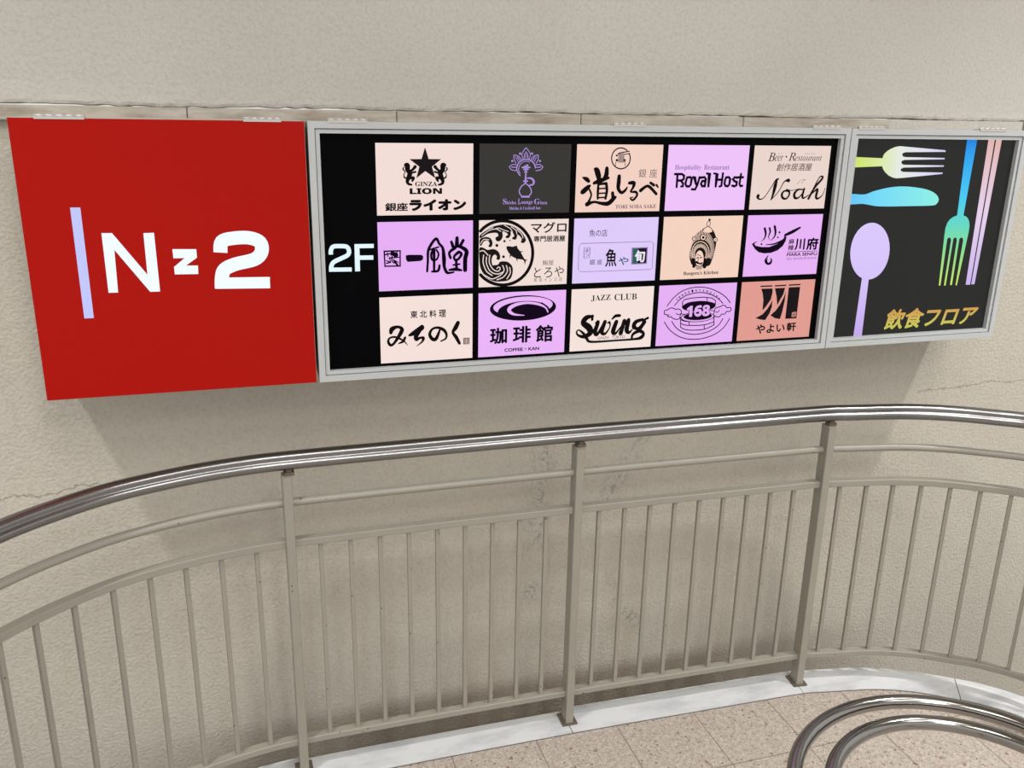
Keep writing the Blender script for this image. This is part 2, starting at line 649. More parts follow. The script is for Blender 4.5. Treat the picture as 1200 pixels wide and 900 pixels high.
def artwork(items, parent, centre, face_y, palette, names=None):
    """build the printed pieces of one panel, one mesh per colour and use"""
    groups = {}
    line, last = 0, None
    for it in items:
        key = (it[0], it[1])
        if it[3] == 't':         # each line of lettering is a piece of its own
            cz = sum(q[1] for q in it[5]) / 4
            if last is None or abs(cz - last) > 75:
                line += 1
            last = cz
            key += (line,)
        mb = groups.setdefault(key, MB())
        y = face_y - .0006 - .0005 * it[2]
        if it[3] == 's':
            ink_stroke(mb, it[4], y, it[5], it[6], it[7])
        elif it[3] == 'p':
            ink_poly(mb, it[4], y, it[5])
        else:
            ink_text(mb, it[4], it[5], it[6], y)
    made = []
    for (sub, col, *_), mb in groups.items():
        mb.v = [(v[0] + centre[0], v[1], v[2] + centre[1]) for v in mb.v]
        made.append(mb.build(names or sub, palette[col], parent, loc=(centre[0], face_y, centre[1])))
    return made


# printed artwork, tenths of a millimetre from each panel's centre: [use, colour, layer, kind, shape ...]
ART = {
1: [
 ["emblem","ink",0,"p",[[-3,873],[98,554],[451,552],[188,346],[285,30],[-2,225],[-259,32],[-169,346],[-446,551],[-105,554]],0],
 ["emblem","ink",0,"s",[[-560,392,87],[-507,380,147],[-501,265,134],[-439,175,141],[-473,59,127],[-515,-57,94],[-476,-122,74],[-396,-143,54]],0,1,1],
 ["emblem","ink",0,"s",[[-430,213,67],[-349,277,74],[-287,346,94]],0,1,1],
 ["emblem","ink",0,"s",[[-404,175,54],[-278,208,54]],0,1,1],
 ["emblem","ink",0,"s",[[-452,33,67],[-340,43,87],[-373,-39,61]],0,1,1],
 ["emblem","ink",0,"s",[[-513,46,27],[-580,47,47],[-610,124,27],[-571,208,27],[-628,278,40],[-601,336,27]],0,1,1],
 ["emblem","ink",0,"s",[[556,392,88],[502,379,149],[493,263,136],[427,172,143],[459,55,129],[499,-62,96],[458,-127,75],[376,-148,55]],0,1,1],
 ["emblem","ink",0,"s",[[419,211,68],[338,276,75],[277,346,95]],0,1,1],
 ["emblem","ink",0,"s",[[392,172,54],[265,206,54]],0,1,1],
 ["emblem","ink",0,"s",[[437,29,68],[323,40,88],[355,-43,61]],0,1,1],
 ["emblem","ink",0,"s",[[500,42,27],[568,42,48],[601,120,27],[563,206,27],[624,276,41],[597,335,27]],0,1,1],
 ["lettering","ink",0,"t","𝐆𝐈𝐍𝐙𝐀",[[-294,-60],[333,-60],[333,-190],[-294,-190]],0.008],
 ["lettering","ink",0,"t","𝗟𝗜𝗢𝗡",[[-452,-237],[473,-237],[473,-404],[-452,-404]],0.03],
 ["lettering","ink",0,"t","銀座",[[-1154,-633],[-508,-633],[-508,-865],[-1154,-865]],0.03],
 ["lettering","ink",0,"t","ライオン",[[-472,-546],[1180,-546],[1180,-869],[-472,-869]],0.07],
],
2: [
 ["emblem","ink",0,"s",[[-4,873,22],[-95,762,22],[-127,670,22],[-85,564,22]],0,1,1],
 ["emblem","ink",0,"s",[[-1,762,20],[-48,683,20],[-57,583,20]],0,1,1],
 ["emblem","ink",0,"s",[[-23,696,14],[-20,591,14]],0,1,1],
 ["emblem","ink",0,"s",[[-363,669,22],[-235,643,22],[-133,538,22]],0,1,1],
 ["emblem","ink",0,"s",[[-363,669,22],[-361,551,22],[-294,440,22]],0,1,1],
 ["emblem","ink",0,"s",[[-320,616,17],[-276,551,17],[-232,477,17]],0,1,1],
 ["emblem","ink",0,"s",[[-263,617,25],[-190,524,25]],0,1,1],
 ["emblem","ink",0,"s",[[-499,339,22],[-401,405,22],[-273,392,22]],0,1,1],
 ["emblem","ink",0,"s",[[-499,339,22],[-427,260,22],[-284,233,22]],0,1,1],
 ["emblem","ink",0,"s",[[-428,334,25],[-286,326,25]],0,1,1],
 ["emblem","ink",0,"p",[[-145,709],[-148,695],[-158,684],[-171,678],[-186,678],[-200,684],[-210,695],[-214,709],[-211,723],[-201,734],[-188,740],[-173,740],[-159,734],[-149,723]],0],
 ["emblem","ink",0,"p",[[-380,503],[-383,490],[-391,480],[-404,475],[-418,475],[-430,480],[-439,490],[-442,503],[-440,516],[-431,526],[-419,531],[-405,531],[-392,526],[-383,516]],0],
 ["emblem","ink",0,"s",[[-4,873,22],[93,763,22],[130,670,22],[92,565,22]],0,1,1],
 ["emblem","ink",0,"s",[[-1,762,20],[49,683,20],[63,583,20]],0,1,1],
 ["emblem","ink",0,"s",[[23,696,14],[26,591,14]],0,1,1],
 ["emblem","ink",0,"s",[[368,671,23],[239,644,23],[142,538,23]],0,1,1],
 ["emblem","ink",0,"s",[[368,671,23],[371,552,23],[308,440,23]],0,1,1],
 ["emblem","ink",0,"s",[[326,618,17],[285,552,17],[244,477,17]],0,1,1],
 ["emblem","ink",0,"s",[[269,618,25],[199,525,25]],0,1,1],
 ["emblem","ink",0,"s",[[522,339,23],[419,405,23],[289,392,23]],0,1,1],
 ["emblem","ink",0,"s",[[522,339,23],[452,258,23],[308,232,23]],0,1,1],
 ["emblem","ink",0,"s",[[450,333,26],[305,325,25]],0,1,1],
 ["emblem","ink",0,"p",[[215,710],[212,697],[202,685],[189,679],[173,679],[159,685],[150,696],[146,710],[149,724],[158,735],[172,741],[187,741],[201,735],[211,724]],0],
 ["emblem","ink",0,"p",[[457,504],[454,491],[445,481],[433,475],[418,475],[406,481],[396,491],[393,504],[396,517],[404,527],[417,532],[431,533],[444,527],[453,517]],0],
 ["emblem","ink",0,"s",[[290,309,31],[284,344,31],[272,378,31],[256,410,31],[235,440,31],[211,468,31],[183,492,31],[152,512,31],[118,528,31],[83,541,31],[46,548,31],[9,551,31],[-28,549,31],[-65,543,31],[-100,532,31],[-133,517,31],[-164,498,31],[-191,475,31],[-215,448,31],[-236,419,31],[-251,388,31],[-263,354,31],[-269,320,31],[-271,284,31],[-267,249,31],[-225,166,31],[-167,94,31]],0,1,1],
 ["emblem","ink",0,"s",[[117,468,20],[98,478,20],[79,486,20],[58,492,20],[37,496,20],[16,498,20],[-5,498,20],[-26,496,20],[-46,492,20],[-67,486,20],[-86,478,20],[-105,469,20],[-122,457,20],[-138,444,20],[-154,430,20],[-167,414,20],[-179,397,20],[-189,378,20],[-198,359,20],[-205,339,20],[-210,318,20],[-212,297,20],[-213,276,20],[-212,255,20],[-209,234,20],[-168,153,20]],0,1,1],
 ["emblem","ink",0,"s",[[-109,323,42],[121,323,42]],0,1,1],
 ["emblem","ink",0,"s",[[-56,273,45],[65,272,45]],0,1,1],
 ["emblem","ink",0,"s",[[-43,360,34],[62,371,34]],0,1,1],
 ["emblem","ink",0,"p",[[70,392],[68,382],[61,373],[51,369],[39,369],[29,373],[22,382],[19,392],[21,403],[28,411],[38,415],[50,415],[60,411],[68,403]],0],
 ["emblem","ink",0,"s",[[2,246,51],[5,126,45],[-1,-115,57]],0,1,1],
 ["emblem","ink",0,"s",[[-54,-61,40],[61,-62,40]],0,1,1],
 ["emblem","ink",0,"s",[[-40,201,28],[46,200,28]],0,1,1],
 ["emblem","ink",0,"s",[[51,19,34],[166,18,51],[252,-63,63],[228,-157,51],[113,-183,34]],0,1,1],
 ["emblem","ink",0,"s",[[-32,-142,31],[-131,-222,31],[-181,-329,31],[-170,-410,31],[-117,-470,31]],0,1,1],
 ["emblem","ink",0,"s",[[26,-142,31],[129,-224,31],[183,-332,31],[177,-413,31],[126,-472,31]],0,1,1],
 ["emblem","ink",0,"s",[[-102,-503,51],[118,-505,52]],0,1,1],
 ["lettering","ink",0,"t","𝐒",[[-674,-554],[-568,-554],[-568,-713],[-674,-713]],0],
 ["lettering","ink",0,"t","𝐡𝐢𝐬𝐡𝐚",[[-562,-618],[-272,-618],[-272,-716],[-562,-716]],0],
 ["lettering","ink",0,"t","𝐋",[[-215,-559],[-128,-559],[-128,-719],[-215,-719]],0],
 ["lettering","ink",0,"t","𝐨𝐮𝐧𝐠𝐞",[[-121,-635],[233,-635],[233,-744],[-121,-744]],0],
 ["lettering","ink",0,"t","𝐆",[[279,-565],[451,-565],[451,-726],[279,-726]],0],
 ["lettering","ink",0,"t","𝐢𝐧𝐳𝐚",[[461,-630],[681,-630],[681,-728],[461,-728]],0],
 ["lettering","ink",0,"t","𝐒𝐡𝐢𝐬𝐡𝐚 & 𝐂𝐨𝐜𝐤𝐭𝐚𝐢𝐥 𝐛𝐚𝐫",[[-479,-786],[489,-786],[489,-874],[-479,-874]],0],
],
3: [
 ["emblem","ink",0,"s",[[195,814,36],[158,839,36],[117,859,36],[75,873,36],[31,881,36],[-13,882,36],[-56,877,36],[-98,866,36],[-137,848,36],[-173,825,36],[-205,796,36],[-232,763,36],[-253,726,36],[-269,686,36],[-279,643,36],[-282,600,36],[-279,556,36],[-269,512,36],[-254,470,36],[-232,430,36],[-205,394,36],[-173,362,37],[-137,334,37],[-98,312,37],[-56,296,37],[-12,286,37],[32,282,37],[76,285,37],[119,295,37],[159,310,37],[197,332,37],[230,359,37],[259,392,37],[282,428,37],[300,468,37],[311,510,37],[316,553,37],[315,598,37],[307,642,37],[293,685,37],[272,725,37]],0,1,1],
 ["emblem","grey",0,"p",[[-77,719],[120,734],[130,460],[-62,460]],0],
 ["emblem","ink",0,"s",[[-76,711,40],[-2,741,33],[270,789,33]],0,1,1],
 ["emblem","ink",0,"s",[[123,693,27],[289,726,27]],0,1,1],
 ["emblem","ink",0,"p",[[-63,529],[-66,512],[-77,499],[-94,491],[-113,491],[-130,499],[-143,512],[-148,529],[-145,545],[-134,558],[-117,566],[-98,566],[-81,558],[-68,545]],0],
 ["emblem","ink",0,"p",[[175,529],[172,512],[161,499],[144,492],[125,492],[108,499],[95,512],[90,529],[93,545],[104,559],[121,566],[140,566],[157,559],[170,546]],0],
 ["emblem","ink",0,"s",[[-140,488,17],[-148,359,17]],0,1,1],
 ["emblem","ink",0,"s",[[159,488,17],[160,370,17]],0,1,1],
 ["emblem","ink",0,"p",[[-86,665],[-88,652],[-97,641],[-110,636],[-125,636],[-139,641],[-149,652],[-153,665],[-150,678],[-141,688],[-128,694],[-114,694],[-100,688],[-90,678]],0],
 ["emblem","ink",1,"s",[[-43,706,10],[-35,469,10]],0,1,1],
 ["emblem","ink",1,"s",[[3,706,10],[11,469,10]],0,1,1],
 ["emblem","ink",1,"s",[[49,706,10],[57,469,10]],0,1,1],
 ["emblem","ink",1,"s",[[95,706,10],[102,469,10]],0,1,1],
 ["lettering","ink",0,"s",[[-809,278,59],[-739,242,165],[-680,92,172],[-659,-18,133]],0,1,1],
 ["lettering","ink",0,"s",[[-418,296,113],[-424,118,146],[-479,8,120]],0,1,1],
 ["lettering","ink",0,"s",[[-805,-133,93],[-627,-65,139],[-352,22,80]],0,1,1],
 ["lettering","ink",0,"s",[[-666,-178,73],[-672,-377,80],[-668,-585,67]],0,1,1],
 ["lettering","ink",0,"s",[[-667,-161,80],[-440,-143,80]],0,1,1],
 ["lettering","ink",0,"s",[[-416,-143,93],[-384,-351,87],[-417,-587,74]],0,1,1],
 ["lettering","ink",0,"s",[[-646,-294,47],[-433,-284,47]],0,1,1],
 ["lettering","ink",0,"s",[[-639,-432,47],[-426,-423,47]],0,1,1],
 ["lettering","ink",0,"s",[[-632,-557,47],[-419,-548,47]],0,1,1],
 ["lettering","ink",0,"s",[[-1167,33,46],[-1051,-16,132],[-982,-72,106]],0,1,1],
 ["lettering","ink",0,"s",[[-923,-195,46],[-995,-250,132],[-1140,-373,152],[-1184,-405,86]],0,1,1],
 ["lettering","ink",0,"s",[[-941,-319,60],[-880,-458,60],[-905,-568,60],[-993,-756,107]],0,1,1],
 ["lettering","ink",0,"s",[[-1003,-748,134],[-779,-681,74],[-533,-726,101],[-318,-728,135],[-142,-576,122],[-76,-538,41]],0,1,1],
 ["lettering","ink",0,"s",[[-196,-422,101],[-173,-562,115]],0,1,1],
 ["lettering","ink",0,"s",[[-9,67,114],[-15,-104,134],[-16,-299,114],[96,-417,95],[215,-342,81],[266,-259,47]],0,1,1],
 ["lettering","ink",0,"s",[[332,-134,95],[481,-135,122],[459,-274,81],[389,-391,54],[560,-401,82],[604,-500,75],[482,-639,68],[384,-576,41],[476,-555,34]],0,1,1],
 ["lettering","ink",0,"s",[[714,-360,109],[893,-235,89],[1021,-264,96],[1240,-463,90]],0,1,1],
 ["lettering","ink",0,"s",[[1027,-132,82],[1142,-200,96]],0,1,1],
 ["lettering","ink",0,"s",[[1231,-201,75],[1289,-266,48]],0,1,1],
 ["lettering","brown",0,"t","銀",[[618,273],[867,273],[867,26],[618,26]],0],
 ["lettering","brown",0,"t","座",[[977,272],[1228,272],[1228,24],[977,24]],0],
 ["lettering","brown",0,"t","𝐓𝐎𝐑𝐈 𝐒𝐎𝐁𝐀 𝐒𝐀𝐊𝐄",[[-82,-773],[1267,-773],[1267,-890],[-82,-890]],0],
],
4: [
 ["lettering","violet",0,"t","𝐇𝐨𝐬𝐩𝐢𝐭𝐚𝐥𝐢𝐭𝐲",[[-1131,394],[-242,394],[-242,217],[-1131,217]],0],
 ["lettering","violet",0,"t","𝐑𝐞𝐬𝐭𝐚𝐮𝐫𝐚𝐧𝐭",[[-147,400],[727,400],[727,250],[-147,250]],0],
 ["lettering","ink",0,"s",[[-1116,123,72],[-880,122,73],[-806,77,73],[-810,-25,73],[-877,-70,73],[-1015,-69,73]],0,1,0],
 ["lettering","ink",0,"s",[[-1030,122,73],[-1031,-262,73]],0,1,0],
 ["lettering","ink",0,"s",[[-896,-76,73],[-818,-161,73],[-824,-246,73],[-876,-246,73]],0,1,0],
 ["lettering","ink",0,"s",[[-726,-74,73],[-698,20,73],[-590,31,73],[-540,-21,73],[-557,-197,73],[-599,-245,73],[-695,-244,73],[-740,-173,73]],1,1,0],
 ["lettering","ink",0,"s",[[-499,30,73],[-440,19,73],[-384,-175,74],[-342,-210,74]],0,1,0],
 ["lettering","ink",0,"s",[[-273,29,74],[-330,-204,74],[-396,-341,74],[-507,-334,74]],0,1,0],
 ["lettering","ink",0,"s",[[-226,12,74],[-104,29,74],[-60,-23,74],[-72,-251,74]],0,1,0],
 ["lettering","ink",0,"s",[[-74,-86,74],[-174,-91,74],[-209,-176,74],[-160,-248,74],[-73,-234,74]],0,1,0],
 ["lettering","ink",0,"s",[[-29,136,74],[56,136,74],[53,-252,74]],0,1,0],
 ["lettering","ink",0,"s",[[223,136,74],[319,124,74],[306,-254,75]],0,1,0],
 ["lettering","ink",0,"s",[[521,141,74],[500,-255,75],[441,-255,75]],0,1,0],
 ["lettering","ink",0,"s",[[313,-50,74],[500,-51,74]],0,1,0],
 ["lettering","ink",0,"s",[[612,-80,75],[639,14,75],[737,25,75],[789,-27,75],[774,-205,75],[732,-248,75],[644,-239,75],[605,-175,75]],1,1,0],
 ["lettering","ink",0,"s",[[1045,7,75],[937,19,75],[890,-39,75],[946,-96,75],[1032,-126,75],[1029,-224,75],[962,-255,75],[883,-235,75]],0,1,0],
 ["lettering","ink",0,"s",[[1157,116,75],[1132,-184,75],[1172,-248,76],[1235,-243,76]],0,1,0],
 ["lettering","ink",0,"s",[[1057,18,75],[1238,18,75]],0,1,0],
],
5: [
 ["lettering","ink",0,"t","𝐵",[[-877,766],[-629,766],[-629,507],[-877,507]],0.004],
 ["lettering","ink",0,"t","𝑒𝑒𝑟",[[-641,675],[-334,675],[-334,513],[-641,513]],0],
 ["lettering","ink",0,"p",[[-196,644],[-198,632],[-205,623],[-217,618],[-231,618],[-244,623],[-253,632],[-258,643],[-256,655],[-249,664],[-237,669],[-223,669],[-210,664],[-201,655]],0],
 ["lettering","ink",0,"t","𝑅",[[-141,768],[106,768],[106,522],[-141,522]],0.004],
 ["lettering","ink",0,"t","𝑒𝑠𝑡𝑎𝑢𝑟𝑎𝑛𝑡",[[95,683],[1081,683],[1081,520],[95,520]],0],
 ["lettering","brown",0,"t","創作居酒屋",[[-513,438],[765,450],[727,215],[-554,206]],0.01],
 ["lettering","brown",0,"t","ビア",[[-528,755],[-385,755],[-385,709],[-528,709]],0],
 ["lettering","brown",0,"t","レストラン",[[424,762],[807,762],[807,710],[424,710]],0],
 ["lettering","brown",0,"t","ノア",[[285,-64],[573,-50],[511,-192],[257,-202]],0],
 ["lettering","ink",0,"s",[[-1103,-554,114],[-1115,-604,85],[-1023,-664,43],[-876,-601,29],[-671,-308,28],[-527,-75,43],[-435,-40,57]],0,1,1],
 ["lettering","ink",0,"s",[[-477,-60,50],[-523,-251,121],[-564,-486,86],[-626,-686,36]],0,1,1],
 ["lettering","ink",0,"s",[[-626,-686,29],[-381,-428,29],[-241,-164,36],[-146,-91,57],[-60,-86,122]],0,1,1],
 ["lettering","ink",0,"s",[[-36,-416,65],[-175,-415,57],[-249,-518,79],[-200,-631,79],[-76,-654,58],[16,-550,58],[8,-432,72],[-94,-372,50],[101,-397,22],[374,-346,22]],0,1,1],
 ["lettering","ink",0,"s",[[518,-376,43],[342,-375,51],[211,-493,87],[242,-627,87],[375,-629,51],[530,-466,36]],0,1,1],
 ["lettering","ink",0,"s",[[556,-347,65],[513,-555,80],[560,-645,58],[751,-543,22]],0,1,1],
 ["lettering","ink",0,"s",[[750,-662,80],[933,-320,73],[1178,-38,73],[1161,36,58],[1052,-23,36],[888,-379,58]],0,1,1],
 ["lettering","ink",0,"s",[[869,-499,29],[1046,-366,80],[1024,-590,88],[1087,-666,66],[1251,-562,29],[1334,-338,22]],0,1,1],
],
6: [
 ["emblem","ink",0,"s",[[-1206,163,41],[-752,164,42],[-761,-268,42],[-1195,-262,41]],1,1,0],
 ["emblem","ink",0,"s",[[-1173,69,41],[-1024,91,41]],0,1,1],
 ["emblem","ink",0,"s",[[-1118,121,28],[-1107,13,28]],0,1,1],
 ["emblem","ink",0,"s",[[-957,89,117],[-877,47,138]],0,1,1],
 ["emblem","ink",0,"s",[[-1068,-29,41],[-769,-19,28]],0,1,1],
 ["emblem","ink",0,"s",[[-1055,-56,28],[-1030,-170,28]],0,1,1],
 ["emblem","ink",0,"s",[[-947,-86,42],[-895,-169,56],[-828,-247,49]],0,1,1],
 ["emblem","ink",0,"s",[[-1152,-183,35],[-1043,-151,42]],0,1,1],
 ["emblem","ink",0,"s",[[-1150,-107,35],[-1070,-137,28]],0,1,1],
 ["emblem","ink",0,"s",[[-986,9,35],[-996,-112,35],[-936,-181,28]],0,1,1],
 ["emblem","ink",0,"s",[[-848,140,35],[-842,5,35]],0,1,1],
 ["emblem","ink",0,"s",[[-1009,158,34],[-1004,50,41]],0,1,1],
 ["emblem","ink",0,"s",[[-894,-115,35],[-813,-172,28]],0,1,1],
 ["lettering","ink",0,"p",[[-597,25],[-509,44],[-139,34],[-85,-17],[-105,-112],[-183,-145],[-540,-158],[-588,-97]],0],
 ["lettering","ink",0,"s",[[21,-450,64],[44,-144,70],[70,183,84],[280,481,84],[381,337,77],[486,199,85],[518,-103,121],[525,-324,93],[595,-492,93],[679,-517,65],[807,-500,50]],0,1,1],
 ["lettering","ink",0,"s",[[97,168,42],[208,201,49],[361,243,49]],0,1,1],
 ["lettering","ink",0,"s",[[208,206,56],[146,44,70],[172,-120,64],[303,-111,57],[360,38,57],[297,163,56]],0,1,1],
 ["lettering","ink",0,"s",[[222,165,98],[228,-13,85],[225,-424,71]],0,1,1],
 ["lettering","ink",0,"s",[[160,-461,57],[342,-442,78],[385,-292,71]],0,1,1],
 ["lettering","ink",0,"s",[[738,383,78],[788,240,99]],0,1,1],
 ["lettering","ink",0,"s",[[906,493,99],[901,297,128]],0,1,1],
 ["lettering","ink",0,"s",[[1089,415,92],[1005,267,92]],0,1,1],
 ["lettering","ink",0,"s",[[714,-82,78],[676,70,78],[822,190,99],[940,255,92],[1183,111,122],[1150,-122,129],[1147,-450,123]],0,1,1],
 ["lettering","ink",0,"s",[[957,82,93],[827,-30,78],[838,-141,64],[934,-130,72],[1036,19,86],[963,90,71]],0,1,1],
 ["lettering","ink",0,"s",[[878,-142,79],[892,-419,86]],0,1,1],
 ["lettering","ink",0,"s",[[793,-291,50],[977,-269,57]],0,1,1],
 ["lettering","ink",0,"s",[[680,-431,64],[863,-418,100],[1033,-452,65]],0,1,1],
],
7: [
 ["emblem","ink",0,"s",[[-1327,-605,95],[-1274,-660,95],[-1218,-711,95],[-1158,-757,95],[-1095,-799,95],[-1028,-835,96],[-959,-866,96],[-888,-892,96],[-816,-912,96],[-742,-925,96],[-668,-933,96],[-594,-935,96],[-519,-930,97],[-446,-919,97],[-374,-903,97],[-304,-880,97],[-236,-852,97],[-170,-818,97],[-108,-778,97],[-49,-733,97],[5,-684,97],[56,-630,97],[102,-571,97],[143,-509,97],[178,-444,97],[209,-376,97],[233,-305,97],[252,-232,97],[265,-158,97],[272,-82,96],[273,-6,96],[269,70,96],[258,145,96],[241,220,96],[218,293,96],[190,364,96],[157,433,95],[119,499,95],[75,562,95],[27,621,95],[-25,677,95],[-81,728,95],[-141,774,94],[-203,816,94],[-269,852,94],[-337,883,94],[-407,909,94],[-478,929,94],[-550,943,94],[-623,951,93],[-696,954,93],[-768,950,93],[-840,941,93],[-911,926,93],[-980,906,93],[-1046,880,93],[-1111,848,93],[-1172,811,93],[-1231,770,93],[-1285,724,93],[-1336,673,93]],0,1,1],
 ["emblem","ink",0,"p",[[-1356,541],[-1243,661],[-1045,767],[-816,831],[-615,846],[-412,809],[-237,723],[-88,609],[32,440],[41,342],[-38,291],[-112,326],[-78,387],[-115,471],[-204,543],[-226,474],[-259,405],[-347,407],[-377,455],[-314,503],[-350,587],[-424,644],[-416,547],[-479,452],[-566,459],[-567,509],[-504,549],[-554,605],[-670,649],[-662,511],[-710,402],[-810,357],[-883,420],[-869,488],[-806,515],[-813,584],[-900,613],[-1100,590],[-1242,511],[-1356,467]],1],
 ["emblem","tile",1,"s",[[-1299,539,21],[-1101,672,21],[-872,722,22],[-728,650,22]],0,1,1],
 ["emblem","tile",1,"s",[[-615,827,22],[-440,727,22],[-365,615,22]],0,1,1],
 ["emblem","tile",1,"s",[[-412,782,22],[-265,668,22],[-233,557,22]],0,1,1],
 ["emblem","tile",1,"s",[[-236,695,22],[-87,554,22],[-41,442,22]],0,1,1],
 ["emblem","tile",1,"s",[[-901,723,22],[-787,748,22],[-642,690,22],[-496,646,22]],0,1,1],
 ["emblem","tile",1,"s",[[-1328,595,21],[-1158,701,21],[-959,765,21]],0,1,1],
 ["emblem","ink",0,"p",[[-1356,431],[-1213,496],[-1070,479],[-983,381],[-976,256],[-1039,197],[-1096,232],[-1063,286],[-1083,356],[-1155,399],[-1241,360],[-1297,264],[-1349,252]],1],
 ["emblem","tile",1,"s",[[-1332,307,22],[-1241,428,22],[-1084,416,22]],0,1,1],
 ["emblem","ink",0,"p",[[-1368,170],[-1268,195],[-1124,122],[-1009,138],[-894,129],[-777,43],[-729,-98],[-774,-186],[-847,-151],[-833,-81],[-892,-24],[-964,-77],[-991,-202],[-961,-329],[-903,-331],[-801,-320],[-729,-238],[-598,-231],[-481,-260],[-362,-377],[-335,-533],[-385,-730],[-501,-811],[-677,-828],[-882,-820],[-1087,-733],[-1233,-587],[-1335,-387],[-1366,-135]],1],
 ["emblem","tile",1,"s",[[-1238,-28,29],[-1250,-250,29],[-1147,-505,29],[-972,-638,29]],0,1,1],
 ["emblem","tile",1,"s",[[-1151,-86,29],[-1149,-281,29],[-1031,-509,29],[-827,-601,29],[-652,-551,29]],0,1,1],
 ["emblem","tile",1,"s",[[-1051,-33,29],[-1063,-256,29],[-945,-456,29],[-798,-517,29],[-727,-449,29],[-771,-391,29],[-829,-432,29]],0,1,1],
 ["emblem","tile",1,"s",[[-655,-353,29],[-609,-496,29],[-709,-633,29],[-941,-738,29],[-1087,-705,29]],0,1,1],
 ["emblem","tile",1,"s",[[-538,-357,29],[-506,-527,30],[-621,-693,30],[-824,-771,29]],0,1,1],
 ["emblem","tile",1,"s",[[-435,-417,29],[-417,-587,30],[-517,-754,30]],0,1,1],
 ["emblem","tile",1,"s",[[-1353,86,29],[-1239,97,29],[-1108,-31,29]],0,1,1],
 ["emblem","tile",1,"s",[[-1320,-471,29],[-1233,-601,29],[-1058,-706,29]],0,1,1],
 ["emblem","ink",0,"p",[[-791,243],[-796,224],[-808,209],[-827,201],[-847,201],[-866,210],[-879,226],[-884,246],[-879,265],[-867,280],[-848,288],[-828,287],[-809,278],[-796,263]],0],
 ["emblem","ink",0,"p",[[-570,363],[-574,347],[-584,335],[-599,328],[-616,328],[-631,336],[-641,349],[-645,364],[-642,380],[-632,392],[-617,399],[-600,398],[-585,391],[-574,378]],0],
 ["emblem","ink",0,"p",[[-419,378],[-421,370],[-427,363],[-435,360],[-444,360],[-452,364],[-458,371],[-460,379],[-458,388],[-453,394],[-444,398],[-435,398],[-427,394],[-421,387]],0],
 ["emblem","ink",0,"p",[[-586,-94],[-590,-112],[-602,-126],[-619,-134],[-639,-133],[-656,-125],[-669,-110],[-673,-91],[-669,-73],[-657,-59],[-640,-52],[-621,-52],[-603,-61],[-591,-76]],0],
 ["emblem","ink",0,"p",[[-547,204],[-489,216],[-343,193],[-227,229],[-196,139],[-106,38],[17,-177],[77,-207],[142,-186],[63,-240],[36,-367],[10,-239],[-42,-197],[-219,-170],[-397,-80],[-486,35],[-540,134]],0],
 ["emblem","ink",0,"s",[[-120,38,37],[-23,44,11]],0,1,1],
 ["emblem","ink",0,"s",[[-426,-65,37],[-431,-141,11]],0,1,1],
 ["emblem","ink",0,"s",[[-219,-170,37],[-200,-249,11]],0,1,1],
 ["lettering","ink",0,"t","マグロ",[[201,892],[1317,892],[1317,577],[201,577]],0.02],
 ["lettering","ink",0,"t","専門居酒屋",[[292,493],[1284,493],[1284,315],[292,315]],0.025],
 ["lettering","brown",0,"t","鮪屋",[[592,-233],[941,-233],[941,-393],[592,-393]],0],
 ["lettering","ink",0,"t","とろや",[[330,-434],[1276,-434],[1276,-759],[330,-759]],0],
 ["lettering","brown",0,"t","銀",[[330,-764],[426,-764],[426,-879],[330,-879]],0],
 ["lettering","brown",0,"t","座",[[489,-765],[586,-765],[586,-880],[489,-880]],0],
 ["lettering","brown",0,"t","イ",[[649,-767],[746,-767],[746,-882],[649,-882]],0],
 ["lettering","brown",0,"t","ン",[[809,-768],[906,-768],[906,-884],[809,-884]],0],
 ["lettering","brown",0,"t","ズ",[[970,-770],[1067,-770],[1067,-886],[970,-886]],0],
 ["lettering","brown",0,"t","店",[[1131,-771],[1229,-771],[1229,-887],[1131,-887]],0],
],
8: [
 ["lettering","ink",0,"t","魚の店",[[-888,643],[-302,643],[-302,429],[-888,429]],0],
 ["emblem","violet",0,"s",[[-1207,159,15],[-1134,234,15],[1182,237,16],[1258,168,16],[1265,-584,16],[1194,-632,16],[-1112,-627,15],[-1199,-546,15]],1,1,0],
 ["emblem","violet",0,"s",[[-1037,106,19],[-843,106,19],[-847,-210,19],[-1029,-205,19]],1,1,0],
 ["lettering","ink",0,"t","ま",[[-999,80],[-873,80],[-873,-41],[-999,-41]],0],
 ["lettering","ink",0,"t","つ",[[-993,-86],[-879,-86],[-879,-167],[-993,-167]],0],
 ["lettering","ink",0,"t","銀",[[-838,-262],[-661,-262],[-661,-425],[-838,-425]],0],
 ["lettering","ink",0,"t","座",[[-599,-263],[-428,-263],[-428,-423],[-599,-423]],0],
 ["lettering","ink",0,"t","魚",[[-325,53],[52,53],[52,-500],[-325,-500]],0.02],
 ["lettering","teal",0,"t","や",[[111,-214],[448,-214],[448,-463],[111,-463]],0.012],
 ["emblem","violet",0,"p",[[531,64],[1072,67],[1069,-450],[544,-457]],0],
 ["emblem","green",1,"p",[[574,34],[748,35],[762,-426],[587,-429]],0],
 ["emblem","ink",1,"p",[[748,35],[1036,39],[1041,-414],[762,-426]],0],
 ["lettering","white",2,"t","旬",[[642,-19],[988,-19],[988,-392],[642,-392]],0.04],
],
9: [
 ["emblem","ink",0,"p",[[-42,571],[-259,413],[-366,120],[-423,-176],[-370,-417],[-241,-556],[265,-593],[389,-410],[469,-81],[488,248],[382,488],[290,579],[123,656]],1],
 ["emblem","tile",1,"s",[[255,-291,20],[356,-352,20]],0,1,1],
 ["emblem","tile",1,"s",[[275,-263,20],[381,-310,20]],0,1,1],
 ["emblem","tile",1,"s",[[291,-233,20],[402,-266,20]],0,1,1],
